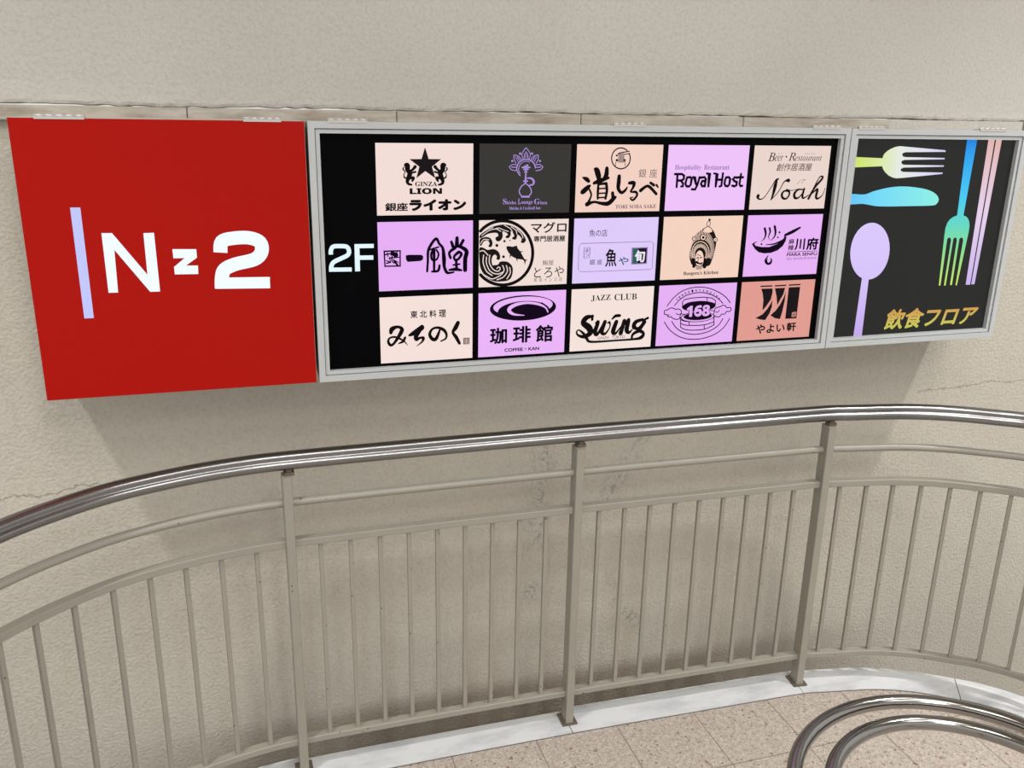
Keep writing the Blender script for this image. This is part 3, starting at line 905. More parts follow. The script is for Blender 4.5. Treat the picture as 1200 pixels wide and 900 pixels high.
 ["emblem","tile",1,"s",[[304,-201,20],[419,-219,20]],0,1,1],
 ["emblem","tile",1,"s",[[313,-168,20],[430,-170,20]],0,1,1],
 ["emblem","tile",1,"s",[[318,-134,20],[436,-119,20]],0,1,1],
 ["emblem","tile",1,"s",[[319,-98,20],[437,-67,20]],0,1,1],
 ["emblem","tile",1,"s",[[316,-63,20],[432,-10,20]],0,1,1],
 ["emblem","tile",1,"s",[[309,-28,20],[421,53,20]],0,1,1],
 ["emblem","tile",1,"s",[[299,7,20],[406,115,20]],0,1,1],
 ["emblem","tile",1,"s",[[284,41,20],[386,176,20]],0,1,1],
 ["emblem","tile",1,"s",[[267,74,20],[361,234,20]],0,1,1],
 ["emblem","tile",1,"s",[[245,106,20],[331,289,20]],0,1,1],
 ["emblem","tile",1,"s",[[221,135,20],[298,341,20]],0,1,1],
 ["emblem","tile",1,"s",[[194,162,20],[262,389,20]],0,1,1],
 ["emblem","tile",1,"s",[[165,186,20],[222,432,20]],0,1,1],
 ["emblem","tile",1,"s",[[133,208,20],[179,470,20]],0,1,1],
 ["emblem","tile",1,"s",[[99,226,20],[134,502,20]],0,1,1],
 ["emblem","tile",1,"s",[[64,242,20],[88,529,20]],0,1,1],
 ["emblem","tile",1,"s",[[28,253,20],[40,549,20]],0,1,1],
 ["emblem","tile",1,"s",[[-9,262,20],[-9,563,20]],0,1,1],
 ["emblem","tile",1,"s",[[-46,266,20],[-57,571,20]],0,1,1],
 ["emblem","tile",1,"s",[[-82,267,20],[-105,571,20]],0,1,1],
 ["emblem","tile",1,"s",[[-119,264,20],[-153,566,20]],0,1,1],
 ["emblem","tile",1,"s",[[-154,258,20],[-199,554,20]],0,1,1],
 ["emblem","tile",1,"s",[[-188,248,20],[-243,535,20]],0,1,1],
 ["emblem","tile",1,"s",[[-220,234,20],[-284,511,20]],0,1,1],
 ["emblem","tile",1,"s",[[-251,217,20],[-323,480,20]],0,1,1],
 ["emblem","tile",1,"s",[[-278,197,20],[-359,444,20]],0,1,1],
 ["emblem","tile",1,"s",[[-303,174,20],[-391,403,20]],0,1,1],
 ["emblem","tile",1,"s",[[-326,148,20],[-419,357,20]],0,1,1],
 ["emblem","tile",1,"s",[[-344,120,20],[-442,307,20]],0,1,1],
 ["emblem","tile",1,"s",[[-360,90,20],[-461,254,20]],0,1,1],
 ["emblem","tile",1,"s",[[-372,58,20],[-476,197,20]],0,1,1],
 ["emblem","tile",1,"s",[[-380,25,20],[-485,137,20]],0,1,1],
 ["emblem","tile",1,"s",[[-384,-9,20],[-489,76,20]],0,1,1],
 ["emblem","tile",1,"s",[[-385,-44,20],[-489,14,20]],0,1,1],
 ["emblem","tile",1,"s",[[-381,-79,20],[-483,-42,20]],0,1,1],
 ["emblem","tile",1,"s",[[-374,-115,20],[-473,-94,20]],0,1,1],
 ["emblem","tile",1,"s",[[-363,-149,20],[-458,-145,20]],0,1,1],
 ["emblem","tile",1,"s",[[-348,-183,20],[-439,-195,20]],0,1,1],
 ["emblem","tile",1,"s",[[-330,-215,20],[-414,-242,20]],0,1,1],
 ["emblem","tile",1,"s",[[-308,-246,20],[-386,-288,20]],0,1,1],
 ["emblem","tile",1,"s",[[-284,-275,20],[-353,-330,20]],0,1,1],
 ["emblem","tile",1,"s",[[129,-309,20],[193,-347,20]],0,1,1],
 ["emblem","tile",1,"s",[[142,-283,20],[210,-310,20]],0,1,1],
 ["emblem","tile",1,"s",[[150,-254,20],[222,-269,20]],0,1,1],
 ["emblem","tile",1,"s",[[154,-225,20],[227,-226,20]],0,1,1],
 ["emblem","tile",1,"s",[[154,-194,20],[227,-182,20]],0,1,1],
 ["emblem","tile",1,"s",[[149,-163,20],[220,-138,20]],0,1,1],
 ["emblem","tile",1,"s",[[140,-133,20],[207,-94,20]],0,1,1],
 ["emblem","tile",1,"s",[[127,-104,20],[189,-52,20]],0,1,1],
 ["emblem","tile",1,"s",[[110,-77,20],[166,-13,20]],0,1,1],
 ["emblem","tile",1,"s",[[90,-53,20],[137,22,20]],0,1,1],
 ["emblem","tile",1,"s",[[67,-31,20],[105,53,20]],0,1,1],
 ["emblem","tile",1,"s",[[41,-13,20],[70,79,20]],0,1,1],
 ["emblem","tile",1,"s",[[14,1,20],[32,99,20]],0,1,1],
 ["emblem","tile",1,"s",[[-15,11,20],[-7,113,20]],0,1,1],
 ["emblem","tile",1,"s",[[-44,16,20],[-48,120,20]],0,1,1],
 ["emblem","tile",1,"s",[[-73,17,20],[-88,121,20]],0,1,1],
 ["emblem","tile",1,"s",[[-101,13,20],[-127,116,20]],0,1,1],
 ["emblem","tile",1,"s",[[-128,5,20],[-164,104,20]],0,1,1],
 ["emblem","tile",1,"s",[[-153,-8,20],[-198,85,20]],0,1,1],
 ["emblem","tile",1,"s",[[-176,-25,20],[-229,61,20]],0,1,1],
 ["emblem","tile",1,"s",[[-195,-45,20],[-255,32,20]],0,1,1],
 ["emblem","tile",1,"s",[[-211,-68,20],[-277,-2,20]],0,1,1],
 ["emblem","tile",1,"s",[[-223,-95,20],[-294,-39,20]],0,1,1],
 ["emblem","tile",1,"s",[[-231,-123,20],[-304,-80,20]],0,1,1],
 ["emblem","tile",1,"s",[[-234,-152,20],[-309,-123,20]],0,1,1],
 ["emblem","tile",1,"s",[[-234,-183,20],[-308,-167,20]],0,1,1],
 ["emblem","tile",1,"s",[[-229,-214,20],[-301,-211,20]],0,1,1],
 ["emblem","tile",1,"s",[[-219,-244,20],[-288,-254,20]],0,1,1],
 ["emblem","tile",1,"s",[[-206,-272,20],[-269,-295,20]],0,1,1],
 ["emblem","tile",1,"s",[[-189,-299,20],[-246,-334,20]],0,1,1],
 ["emblem","tile",1,"s",[[239,-318,24],[254,-276,24],[263,-232,24],[266,-185,24],[263,-138,24],[254,-92,24],[240,-46,24],[220,-2,24],[195,39,24],[166,77,24],[133,110,24],[96,138,24],[57,161,24],[16,178,24],[-25,189,24],[-67,193,24],[-109,191,24],[-149,182,24],[-187,167,24],[-222,146,24],[-253,120,24],[-280,88,24],[-303,52,24],[-320,12,24],[-332,-30,24],[-338,-75,24],[-338,-122,24],[-333,-168,24],[-322,-215,24],[-305,-260,24],[-283,-302,24]],0,1,1],
 ["emblem","tile",1,"p",[[-188,-212],[-146,-124],[-76,-84],[23,-143],[78,-280],[88,-431],[43,-556],[-108,-560],[-190,-452]],1],
 ["emblem","ink",2,"s",[[-221,-487,33],[-150,-453,81],[-73,-492,49],[21,-504,57],[51,-460,24]],0,1,1],
 ["emblem","ink",2,"s",[[-155,-318,32],[-103,-305,32]],0,1,1],
 ["emblem","ink",2,"s",[[-46,-312,33],[10,-302,33]],0,1,1],
 ["emblem","ink",2,"s",[[-101,-335,20],[-104,-410,20]],0,1,1],
 ["emblem","ink",2,"s",[[-138,-214,20],[-35,-247,20]],0,1,1],
 ["emblem","ink",0,"s",[[-249,-240,121],[-237,-451,97],[-233,-577,114]],0,1,1],
 ["emblem","ink",0,"s",[[96,-220,146],[138,-462,106],[147,-599,131]],0,1,1],
 ["emblem","grey",1,"p",[[-172,-588],[79,-581],[54,-686],[-146,-689]],0],
 ["emblem","tile",1,"p",[[-30,521],[37,614],[143,659],[260,609],[323,513],[233,471],[100,474]],1],
 ["emblem","ink",2,"s",[[-30,521,20],[37,614,20],[143,659,20],[260,609,20],[323,513,20]],0,1,1],
 ["emblem","ink",0,"s",[[150,656,20],[102,745,20],[173,832,20],[227,757,20],[190,655,20]],0,1,1],
 ["emblem","ink",0,"p",[[233,866],[230,849],[220,836],[203,829],[184,830],[166,837],[153,851],[147,867],[150,884],[160,897],[177,904],[196,904],[214,896],[227,883]],0],
 ["emblem","ink",2,"p",[[120,322],[120,304],[117,288],[110,272],[100,258],[87,245],[72,236],[54,229],[36,225],[16,224],[-4,226],[-23,231],[-42,238],[-59,249],[-74,262],[-86,276],[-96,293],[-103,310],[-106,327],[-106,345],[-102,362],[-95,377],[-85,391],[-72,404],[-57,413],[-40,420],[-21,424],[-2,425],[18,424],[37,419],[56,411],[73,400],[88,388],[101,373],[110,357],[117,340]],0],
 ["emblem","tile",3,"p",[[97,323],[91,288],[69,261],[34,246],[-6,247],[-43,263],[-71,292],[-83,327],[-77,361],[-54,389],[-20,403],[20,402],[58,386],[85,358]],0],
 ["emblem","ink",4,"p",[[57,323],[54,304],[41,289],[22,281],[0,281],[-21,291],[-36,306],[-43,326],[-40,345],[-27,360],[-8,368],[14,368],[35,359],[50,343]],0],
 ["emblem","ink",2,"p",[[-225,289],[-230,258],[-250,234],[-281,221],[-316,221],[-349,236],[-373,261],[-384,292],[-379,323],[-359,347],[-328,360],[-293,359],[-260,345],[-236,320]],0],
 ["emblem","tile",3,"p",[[-248,289],[-252,267],[-266,250],[-288,241],[-313,242],[-336,252],[-353,270],[-361,292],[-357,313],[-343,331],[-321,340],[-296,339],[-273,329],[-256,311]],0],
 ["emblem","ink",4,"p",[[-288,290],[-289,284],[-293,279],[-300,276],[-307,276],[-314,279],[-319,284],[-321,291],[-320,297],[-316,302],[-309,305],[-302,305],[-295,302],[-290,296]],0],
 ["emblem","ink",2,"p",[[533,241],[528,209],[507,183],[474,170],[437,170],[402,186],[376,212],[365,245],[370,277],[391,303],[423,316],[460,315],[495,300],[521,274]],0],
 ["emblem","tile",3,"p",[[509,242],[505,218],[490,200],[467,190],[440,191],[415,202],[396,221],[388,244],[392,268],[407,286],[430,296],[457,295],[482,284],[501,265]],0],
 ["emblem","ink",4,"p",[[469,242],[468,235],[463,229],[455,225],[446,226],[437,229],[431,236],[428,243],[430,251],[435,257],[442,261],[451,260],[460,257],[466,250]],0],
 ["lettering","ink",0,"t","𝐁𝐚𝐧𝐠𝐞𝐫𝐚'𝐬 𝐊𝐢𝐭𝐜𝐡𝐞𝐧",[[-581,-740],[660,-740],[660,-883],[-581,-883]],0.006],
],
10: [
 ["emblem","ink",0,"p",[[-1156,60],[-1085,100],[-1031,17],[-799,-35],[-519,-42],[-216,57],[5,214],[-15,288],[95,279],[74,142],[-12,-24],[-190,-158],[-427,-234],[-671,-246],[-885,-200],[-1036,-89]],0],
 ["emblem","ink",0,"s",[[-651,35,21],[-355,52,50],[-86,146,51],[10,226,25]],0,1,1],
 ["emblem","ink",0,"s",[[-1123,71,50],[-993,147,17]],0,1,1],
 ["emblem","ink",0,"s",[[33,327,84],[302,434,110],[562,563,59]],0,1,1],
 ["emblem","ink",0,"s",[[-745,555,83],[-691,388,67],[-726,237,42],[-827,143,13]],0,1,1],
 ["emblem","ink",0,"s",[[-573,567,66],[-535,445,58],[-576,295,33],[-529,187,13]],0,1,1],
 ["emblem","ink",0,"s",[[-388,618,83],[-339,441,75],[-356,290,50],[-490,156,13]],0,1,1],
 ["emblem","ink",0,"p",[[-151,422],[-153,407],[-162,396],[-177,390],[-194,390],[-211,397],[-223,409],[-228,424],[-226,438],[-217,449],[-202,456],[-185,455],[-169,448],[-157,437]],0],
 ["emblem","ink",0,"p",[[-198,259],[-199,247],[-207,237],[-219,232],[-233,233],[-247,238],[-257,248],[-261,260],[-259,272],[-252,281],[-240,286],[-226,286],[-212,280],[-202,271]],0],
 ["emblem","ink",0,"p",[[-775,56],[-777,43],[-785,33],[-799,27],[-814,28],[-829,34],[-840,45],[-845,58],[-843,71],[-834,82],[-821,87],[-805,87],[-791,80],[-780,70]],0],
 ["emblem","ink",0,"s",[[-516,-312,21],[-603,-469,68],[-545,-576,59],[-422,-574,85],[-381,-476,59],[-425,-398,17]],0,1,1],
 ["emblem","ink",0,"s",[[-529,-410,17],[-553,-502,42],[-500,-565,34]],0,1,1],
 ["lettering","ink",0,"t","麻",[[193,205],[400,205],[400,29],[193,29]],0.02],
 ["lettering","ink",0,"t","辣",[[190,5],[404,5],[404,-175],[190,-175]],0.02],
 ["lettering","ink",0,"t","川",[[433,206],[813,206],[813,-171],[433,-171]],0.035],
 ["lettering","ink",0,"t","府",[[875,226],[1324,226],[1324,-178],[875,-178]],0.035],
 ["emblem","ink",0,"s",[[190,-227,17],[1303,-217,17]],0,1,1],
 ["lettering","ink",0,"t","MARA SENFU",[[174,-258],[1317,-258],[1317,-361],[174,-361]],0.025],
 ["lettering","violet",0,"t","𝐒𝐩𝐢𝐜𝐲 𝐒𝐩𝐞𝐜𝐢𝐚𝐥𝐭𝐲 𝐑𝐞𝐬𝐭𝐚𝐮𝐫𝐚𝐧𝐭",[[173,-398],[1318,-398],[1318,-498],[173,-498]],0],
],
11: [
 ["lettering","ink",0,"t","東",[[-488,552],[-279,552],[-279,332],[-488,332]],0.02],
 ["lettering","ink",0,"t","北",[[-209,550],[2,550],[2,330],[-209,330]],0.02],
 ["lettering","ink",0,"t","料",[[73,548],[285,548],[285,327],[73,327]],0.02],
 ["lettering","ink",0,"t","理",[[356,546],[570,546],[570,324],[356,324]],0.02],
 ["lettering","ink",0,"s",[[-1071,-71,100],[-1033,40,143],[-879,97,86],[-755,40,108],[-771,-73,122],[-972,-375,79],[-1085,-440,87],[-1152,-336,79],[-1108,-225,57],[-941,-206,65],[-720,-318,51],[-588,-467,18]],0,1,1],
 ["lettering","ink",0,"s",[[-657,-236,72],[-720,-347,80],[-848,-405,36]],0,1,1],
 ["lettering","ink",0,"s",[[-521,-172,80],[-351,-96,160],[-158,36,160]],0,1,1],
 ["lettering","ink",0,"s",[[-152,59,131],[-319,-184,138],[-320,-304,124],[-213,-270,73],[-114,-281,95],[-157,-394,59],[-315,-512,18]],0,1,1],
 ["lettering","ink",0,"s",[[387,-50,59],[271,-318,110],[156,-325,110],[78,-177,95],[159,-23,73],[330,10,81],[501,-71,96],[581,-205,74],[557,-334,59],[413,-404,44]],0,1,1],
 ["lettering","ink",0,"s",[[933,128,118],[861,-18,140],[780,-158,89],[875,-308,111],[977,-504,90]],0,1,1],
 ["emblem","brown",0,"s",[[1108,-356,26],[1277,-360,26],[1269,-535,26],[1108,-532,26]],1,1,0],
 ["emblem","brown",0,"s",[[1151,-368,22],[1152,-523,22]],0,1,1],
 ["emblem","brown",0,"s",[[1224,-372,22],[1219,-527,22]],0,1,1],
 ["emblem","brown",0,"s",[[1114,-439,22],[1268,-442,22]],0,1,1],
 ["emblem","brown",0,"s",[[1122,-395,22],[1268,-398,22]],0,1,1],
 ["emblem","brown",0,"s",[[1122,-489,22],[1269,-489,22]],0,1,1],
],
12: [
 ["emblem","ink",0,"p",[[1066,487],[1056,418],[1013,352],[940,290],[838,233],[710,184],[561,145],[395,115],[218,98],[35,92],[-148,97],[-326,115],[-493,144],[-644,182],[-775,230],[-882,285],[-962,346],[-1012,411],[-1032,477],[-1021,544],[-979,609],[-907,670],[-808,726],[-684,774],[-539,813],[-378,843],[-204,862],[-24,869],[158,865],[336,849],[505,822],[660,784],[795,737],[906,682],[990,621],[1044,555]],0],
 ["emblem","tile",1,"p",[[952,564],[943,514],[905,464],[839,417],[748,374],[634,336],[501,304],[353,280],[195,264],[31,256],[-133,258],[-292,268],[-441,286],[-577,312],[-694,345],[-790,383],[-862,427],[-908,474],[-926,523],[-916,572],[-878,621],[-814,667],[-725,710],[-615,747],[-485,779],[-340,803],[-184,820],[-23,828],[141,828],[300,819],[451,802],[589,777],[710,744],[809,706],[884,662],[933,614]],0],
 ["emblem","ink",2,"p",[[832,420],[825,368],[793,318],[737,270],[659,226],[562,187],[448,156],[321,132],[185,116],[44,109],[-97,111],[-235,122],[-364,141],[-481,168],[-583,203],[-667,243],[-730,288],[-770,336],[-786,386],[-778,437],[-746,486],[-692,533],[-616,577],[-520,615],[-409,646],[-284,671],[-150,687],[-11,695],[129,693],[267,684],[397,665],[517,639],[621,605],[707,565],[772,519],[814,471]],0],
 ["emblem","tile",3,"s",[[800,324,40],[717,464,47],[470,584,73],[107,638,73],[-251,587,106],[-439,450,119],[-290,306,73],[50,255,17]],0,1,1],
 ["emblem","ink",4,"s",[[827,347,13],[808,465,27],[591,616,40]],0,1,1],
 ["lettering","ink",0,"t","珈",[[-1025,-88],[-479,-88],[-479,-599],[-1025,-599]],0.03],
 ["lettering","ink",0,"t","琲",[[-300,-77],[276,-77],[276,-603],[-300,-603]],0.03],
 ["lettering","ink",0,"t","館",[[434,-76],[988,-76],[988,-616],[434,-616]],0.03],
 ["lettering","ink",0,"t","COFFEE・KAN",[[-557,-750],[553,-757],[556,-862],[-555,-860]],0.032],
],
13: [
 ["lettering","ink",0,"t","𝐉𝐀𝐙𝐙",[[-737,773],[-91,781],[-80,581],[-734,577]],0],
 ["lettering","ink",0,"t","𝐂𝐋𝐔𝐁",[[36,782],[800,774],[803,578],[47,578]],0],
 ["lettering","ink",0,"s",[[-666,137,69],[-670,8,90]],0,1,1],
 ["lettering","ink",0,"s",[[-652,112,83],[-862,77,159],[-959,-83,180],[-769,-244,215],[-713,-414,181],[-914,-524,125],[-1106,-474,76],[-1173,-373,55],[-1097,-302,48],[-934,-432,90],[-815,-606,98],[-652,-707,77],[184,-709,64],[836,-700,79],[1046,-650,129],[1104,-529,101],[950,-443,122],[744,-540,93],[709,-662,79]],0,1,1],
 ["lettering","ink",0,"s",[[-569,-118,28],[-466,-78,111],[-556,-377,147],[-472,-473,98],[-261,-89,63]],0,1,1],
 ["lettering","ink",0,"s",[[-236,-84,126],[-332,-389,147],[-216,-472,84],[-66,-266,42],[-81,-113,77],[-138,-125,49]],0,1,1],
 ["lettering","ink",0,"s",[[0,-11,49],[107,81,98],[251,89,98]],0,1,1],
 ["lettering","ink",0,"s",[[150,-104,134],[54,-410,155],[145,-476,85],[304,-270,28]],0,1,1],
 ["lettering","ink",0,"s",[[423,-87,134],[316,-480,149]],0,1,1],
 ["lettering","ink",0,"s",[[371,-305,35],[567,-55,106],[515,-374,156],[609,-477,93],[741,-340,21]],0,1,1],
 ["lettering","ink",0,"s",[[1041,-79,100],[817,-144,135],[761,-295,150],[912,-358,93],[1098,-189,129],[1041,-69,86]],0,1,1],
 ["lettering","ink",0,"s",[[1075,-96,64],[1225,-36,86]],0,1,1],
 ["lettering","ink",0,"s",[[1112,-159,143],[949,-428,107]],0,1,1],
 ["lettering","ink",0,"t","GINZA",[[-461,-556],[-70,-556],[-72,-642],[-463,-644]],0],
 ["lettering","ink",0,"t","TOKYO",[[20,-549],[467,-550],[466,-648],[18,-644]],0],
],
14: [
 ["emblem","ink",0,"s",[[-1070,317,29],[-889,548,29],[-606,765,29],[-280,868,29],[55,883,29],[399,826,29],[754,679,29],[1012,513,30],[1186,327,30]],0,1,1],
 ["emblem","ink",0,"s",[[-811,324,29],[-651,492,29],[-428,629,29],[-164,692,29],[105,706,29],[416,640,29],[703,504,29],[920,320,30]],0,1,1],
 ["emblem","ink",0,"s",[[-864,-193,29],[-715,-388,29],[-465,-558,29],[-117,-656,30],[226,-652,30],[563,-566,30],[824,-406,30],[970,-192,30]],0,1,1],
 ["emblem","ink",0,"s",[[-1125,-195,29],[-946,-438,29],[-660,-657,29],[-344,-785,30],[1,-830,30],[377,-804,30],[747,-688,30],[1040,-481,30],[1221,-198,30]],0,1,1],
 ["lettering","ink",0,"t","T",[[-775,521],[-733,556],[-665,489],[-707,454]],0.03],
 ["lettering","ink",0,"t","E",[[-699,602],[-652,632],[-592,560],[-638,530]],0.03],
 ["lettering","ink",0,"t","N",[[-606,672],[-556,697],[-504,620],[-554,595]],0.03],
 ["lettering","ink",0,"t","S",[[-500,730],[-447,750],[-403,669],[-457,650]],0.03],
 ["lettering","ink",0,"t","H",[[-383,775],[-326,789],[-292,706],[-348,692]],0.03],
 ["lettering","ink",0,"t","I",[[-256,806],[-197,814],[-172,729],[-231,721]],0.03],
 ["lettering","ink",0,"t","N",[[-123,822],[-62,824],[-47,738],[-108,736]],0.03],
 ["lettering","ink",0,"t","Y",[[15,823],[76,819],[81,733],[20,737]],0.03],
 ["lettering","ink",0,"t","A",[[154,809],[215,799],[210,714],[149,724]],0.03],
 ["lettering","ink",0,"t","M",[[292,780],[352,764],[337,681],[276,697]],0.03],
 ["lettering","ink",0,"t","U",[[425,737],[485,715],[459,635],[399,657]],0.03],
 ["lettering","ink",0,"t","C",[[551,680],[609,653],[573,577],[516,604]],0.03],
 ["lettering","ink",0,"t","H",[[668,611],[723,579],[678,508],[623,540]],0.03],
 ["lettering","ink",0,"t","A",[[773,531],[824,494],[770,428],[718,466]],0.03],
 ["emblem","ink",0,"p",[[660,261],[655,230],[632,201],[591,173],[534,148],[462,126],[378,108],[284,95],[183,87],[78,84],[-27,87],[-130,95],[-227,108],[-315,125],[-392,147],[-455,172],[-503,199],[-534,228],[-547,258],[-542,289],[-520,318],[-479,345],[-423,370],[-353,392],[-270,410],[-177,423],[-77,431],[27,434],[132,432],[235,424],[333,412],[422,395],[500,373],[565,348],[614,321],[646,291]],0],
 ["emblem","tile",1,"p",[[-545,426],[-500,485],[-286,537],[186,554],[496,513],[642,420],[645,320],[336,402],[-6,423],[-341,389],[-527,292]],0],
 ["emblem","ink",2,"s",[[-527,286,29],[-545,426,29],[-484,500,29],[-253,542,29],[186,554,29],[496,513,29],[642,420,29],[645,248,29]],0,1,0],
 ["emblem","ink",2,"s",[[-527,292,25],[-341,389,25],[-6,423,25],[336,402,25],[645,320,25]],0,1,1],
 ["emblem","ink",2,"s",[[324,527,25],[343,402,25]],0,1,1],
 ["emblem","ink",0,"p",[[648,-90],[643,-119],[620,-148],[579,-175],[521,-199],[449,-220],[365,-237],[270,-249],[169,-257],[64,-259],[-42,-256],[-145,-248],[-242,-235],[-331,-218],[-408,-197],[-471,-173],[-519,-146],[-550,-117],[-563,-88],[-558,-59],[-535,-30],[-494,-4],[-438,20],[-367,41],[-283,58],[-190,71],[-90,78],[15,81],[120,78],[223,71],[321,58],[410,41],[489,20],[553,-4],[602,-31],[634,-60]],0],
 ["emblem","tile",1,"p",[[621,-90],[616,-115],[593,-140],[553,-164],[498,-185],[429,-203],[348,-218],[258,-228],[161,-235],[60,-237],[-40,-234],[-139,-227],[-231,-216],[-316,-201],[-389,-183],[-449,-162],[-495,-138],[-524,-113],[-536,-88],[-531,-62],[-508,-38],[-470,-15],[-415,6],[-347,24],[-267,39],[-178,50],[-82,57],[18,59],[118,57],[217,50],[310,39],[395,24],[470,6],[531,-15],[578,-39],[608,-64]],0],
 ["emblem","ink",2,"p",[[557,-68],[552,-90],[532,-111],[497,-131],[448,-149],[387,-164],[316,-177],[236,-186],[151,-191],[62,-193],[-27,-191],[-113,-185],[-195,-176],[-269,-163],[-334,-147],[-387,-129],[-427,-109],[-453,-88],[-464,-66],[-459,-45],[-439,-24],[-405,-4],[-357,14],[-296,29],[-226,42],[-147,51],[-62,57],[26,58],[115,57],[201,51],[284,42],[359,29],[424,14],[478,-4],[519,-24],[546,-46]],0],
 ["emblem","ink",0,"s",[[-564,-84,29],[-538,-403,29]],0,1,1],
 ["emblem","ink",0,"s",[[640,-65,30],[659,-381,30]],0,1,1],
 ["emblem","ink",0,"s",[[-539,-397,29],[-369,-484,29],[-60,-523,30],[350,-507,30],[666,-382,30]],0,1,1],
 ["emblem","ink",0,"s",[[-539,-272,29],[-381,-336,29],[-5,-369,29],[371,-357,30],[649,-277,30]],0,1,1],
 ["emblem","ink",0,"s",[[-249,-218,29],[-238,-350,29]],0,1,1],
 ["emblem","ink",0,"s",[[304,-372,30],[323,-506,30]],0,1,1],
 ["emblem","ink",0,"s",[[-559,-146,29],[-392,-211,29],[-16,-242,29],[359,-224,30],[643,-138,30]],0,1,1],
 ["lettering","ink",3,"t","𝟭𝟲𝟴",[[-400,323],[481,323],[481,-96],[-400,-96]],0.06],
 ["lettering","tile",4,"t","𝟭𝟲𝟴",[[-376,298],[460,298],[460,-74],[-376,-74]],0.03],
 ["emblem","ink",5,"p",[[17,50],[15,38],[7,28],[-5,23],[-19,24],[-31,30],[-41,40],[-45,53],[-43,65],[-35,74],[-23,79],[-10,78],[3,72],[13,62]],0],
 ["emblem","ink",5,"p",[[327,197],[325,185],[318,176],[306,171],[292,171],[279,177],[270,188],[266,200],[267,212],[275,221],[287,226],[301,226],[314,220],[323,210]],0],
 ["emblem","ink",5,"p",[[340,53],[338,41],[331,31],[319,27],[305,27],[292,33],[283,44],[279,56],[281,68],[288,77],[300,82],[314,82],[327,76],[336,65]],0],
 ["emblem","ink",0,"s",[[-1153,100,29],[-1142,176,29],[-1044,193,29],[-981,239,29],[-865,246,29],[-761,198,29],[-661,206,29],[-562,140,29],[-554,46,29],[-583,-21,29],[-603,-107,29],[-701,-133,29],[-838,-95,29],[-893,-43,29],[-1010,-31,29],[-1049,33,29],[-1133,53,29]],1,1,1],
 ["emblem","ink",0,"s",[[-554,40,25],[-410,14,25]],0,1,1],
 ["emblem","ink",0,"s",[[-734,64,25],[-646,20,25],[-555,56,25]],0,1,1],
 ["emblem","ink",0,"s",[[-1014,16,25],[-975,30,25]],0,1,1],
 ["emblem","ink",0,"s",[[640,76,30],[650,154,30],[749,196,30],[834,208,30],[916,251,30],[1022,231,30],[1081,165,30],[1202,169,30],[1244,95,30],[1181,35,30],[1076,40,30],[1031,-37,30],[911,-47,30],[832,-122,30],[709,-109,30],[611,-48,30],[629,14,30]],1,1,1],
 ["emblem","ink",0,"s",[[640,76,25],[483,109,25]],0,1,1],
 ["emblem","ink",0,"s",[[678,43,25],[765,33,25],[810,100,25]],0,1,1],
],
15: [
 ["emblem","ink",0,"s",[[-688,821,43],[-245,819,44]],0,0,1],
 ["emblem","ink",0,"s",[[-149,816,44],[280,821,44]],0,0,1],
 ["emblem","ink",0,"s",[[374,821,44],[822,826,44]],0,0,1],
 ["emblem","ink",0,"p",[[-651,741],[-228,734],[-212,597],[-246,377],[-398,145],[-525,8],[-529,358],[-580,581]],0],
 ["emblem","ink",0,"p",[[-191,359],[-180,119],[-244,-102],[-380,-320],[-562,-294],[-764,-236],[-510,-121],[-351,47],[-245,218]],0],
 ["emblem","ink",0,"p",[[-139,737],[248,737],[203,517],[100,330],[13,158],[-38,432]],0],
 ["emblem","ink",0,"p",[[289,608],[285,290],[238,-60],[178,-315],[-26,-273],[-200,-168],[-20,-16],[134,201],[233,420]],0],
 ["emblem","ink",0,"p",[[383,747],[818,746],[810,-321],[378,-316]],0],
 ["emblem","tile",1,"s",[[623,-118,21],[771,-105,21],[764,-247,21],[625,-254,21]],1,1,0],
 ["emblem","tile",1,"s",[[632,-160,17],[758,-150,17]],0,1,1],
 ["emblem","tile",1,"s",[[626,-202,17],[758,-202,17]],0,1,1],
 ["emblem","tile",1,"s",[[689,-121,17],[697,-244,17]],0,1,1],
 ["lettering","ink",0,"t","やよい",[[-704,-457],[389,-462],[404,-763],[-686,-781]],0.028],
 ["lettering","ink",0,"t","軒",[[460,-446],[826,-446],[844,-760],[477,-760]],0.03],
],
'2F': [
 ["lettering","ink",0,"s",[[-498,146,120],[-491,264,120],[-424,363,120],[-242,374,120],[-52,348,121],[6,224,121],[-42,114,121],[-216,32,121],[-429,-68,121],[-499,-185,121],[-508,-331,121]],0,0,1],
 ["lettering","ink",0,"s",[[-568,-276,116],[62,-289,117]],0,0,1],
 ["lettering","ink",0,"s",[[229,417,137],[224,-348,139]],0,0,1],
 ["lettering","ink",0,"s",[[164,361,116],[698,355,117]],0,0,1],
 ["lettering","ink",0,"s",[[232,37,122],[678,29,123]],0,0,1],
],
'bar': [
 ["emblem","ink",0,"p",[[-2375,1463],[-2140,1460],[-2141,-1387],[-2369,-1385]],0],
],
'N': [
 ["emblem","ink",0,"p",[[-1721,810],[-1473,805],[-732,-296],[-726,788],[-470,792],[-464,-751],[-708,-750],[-1462,376],[-1488,-737],[-1718,-736]],0],
],
'z': [
 ["emblem","ink",0,"p",[[-61,356],[530,340],[529,115],[239,-85],[537,-94],[527,-322],[-61,-311],[-60,-111],[222,115],[-57,114]],0],
],
'two': [
 ["emblem","ink",0,"s",[[1131,233,354],[1188,522,353],[1497,605,354],[1890,605,357],[2163,480,359],[2183,222,361],[1984,25,361],[1491,-88,358],[1201,-226,358],[1115,-454,358],[1093,-740,360]],0,0,1],
 ["emblem","ink",0,"s",[[948,-586,304],[2354,-621,312]],0,0,1],
],
'fork1': [
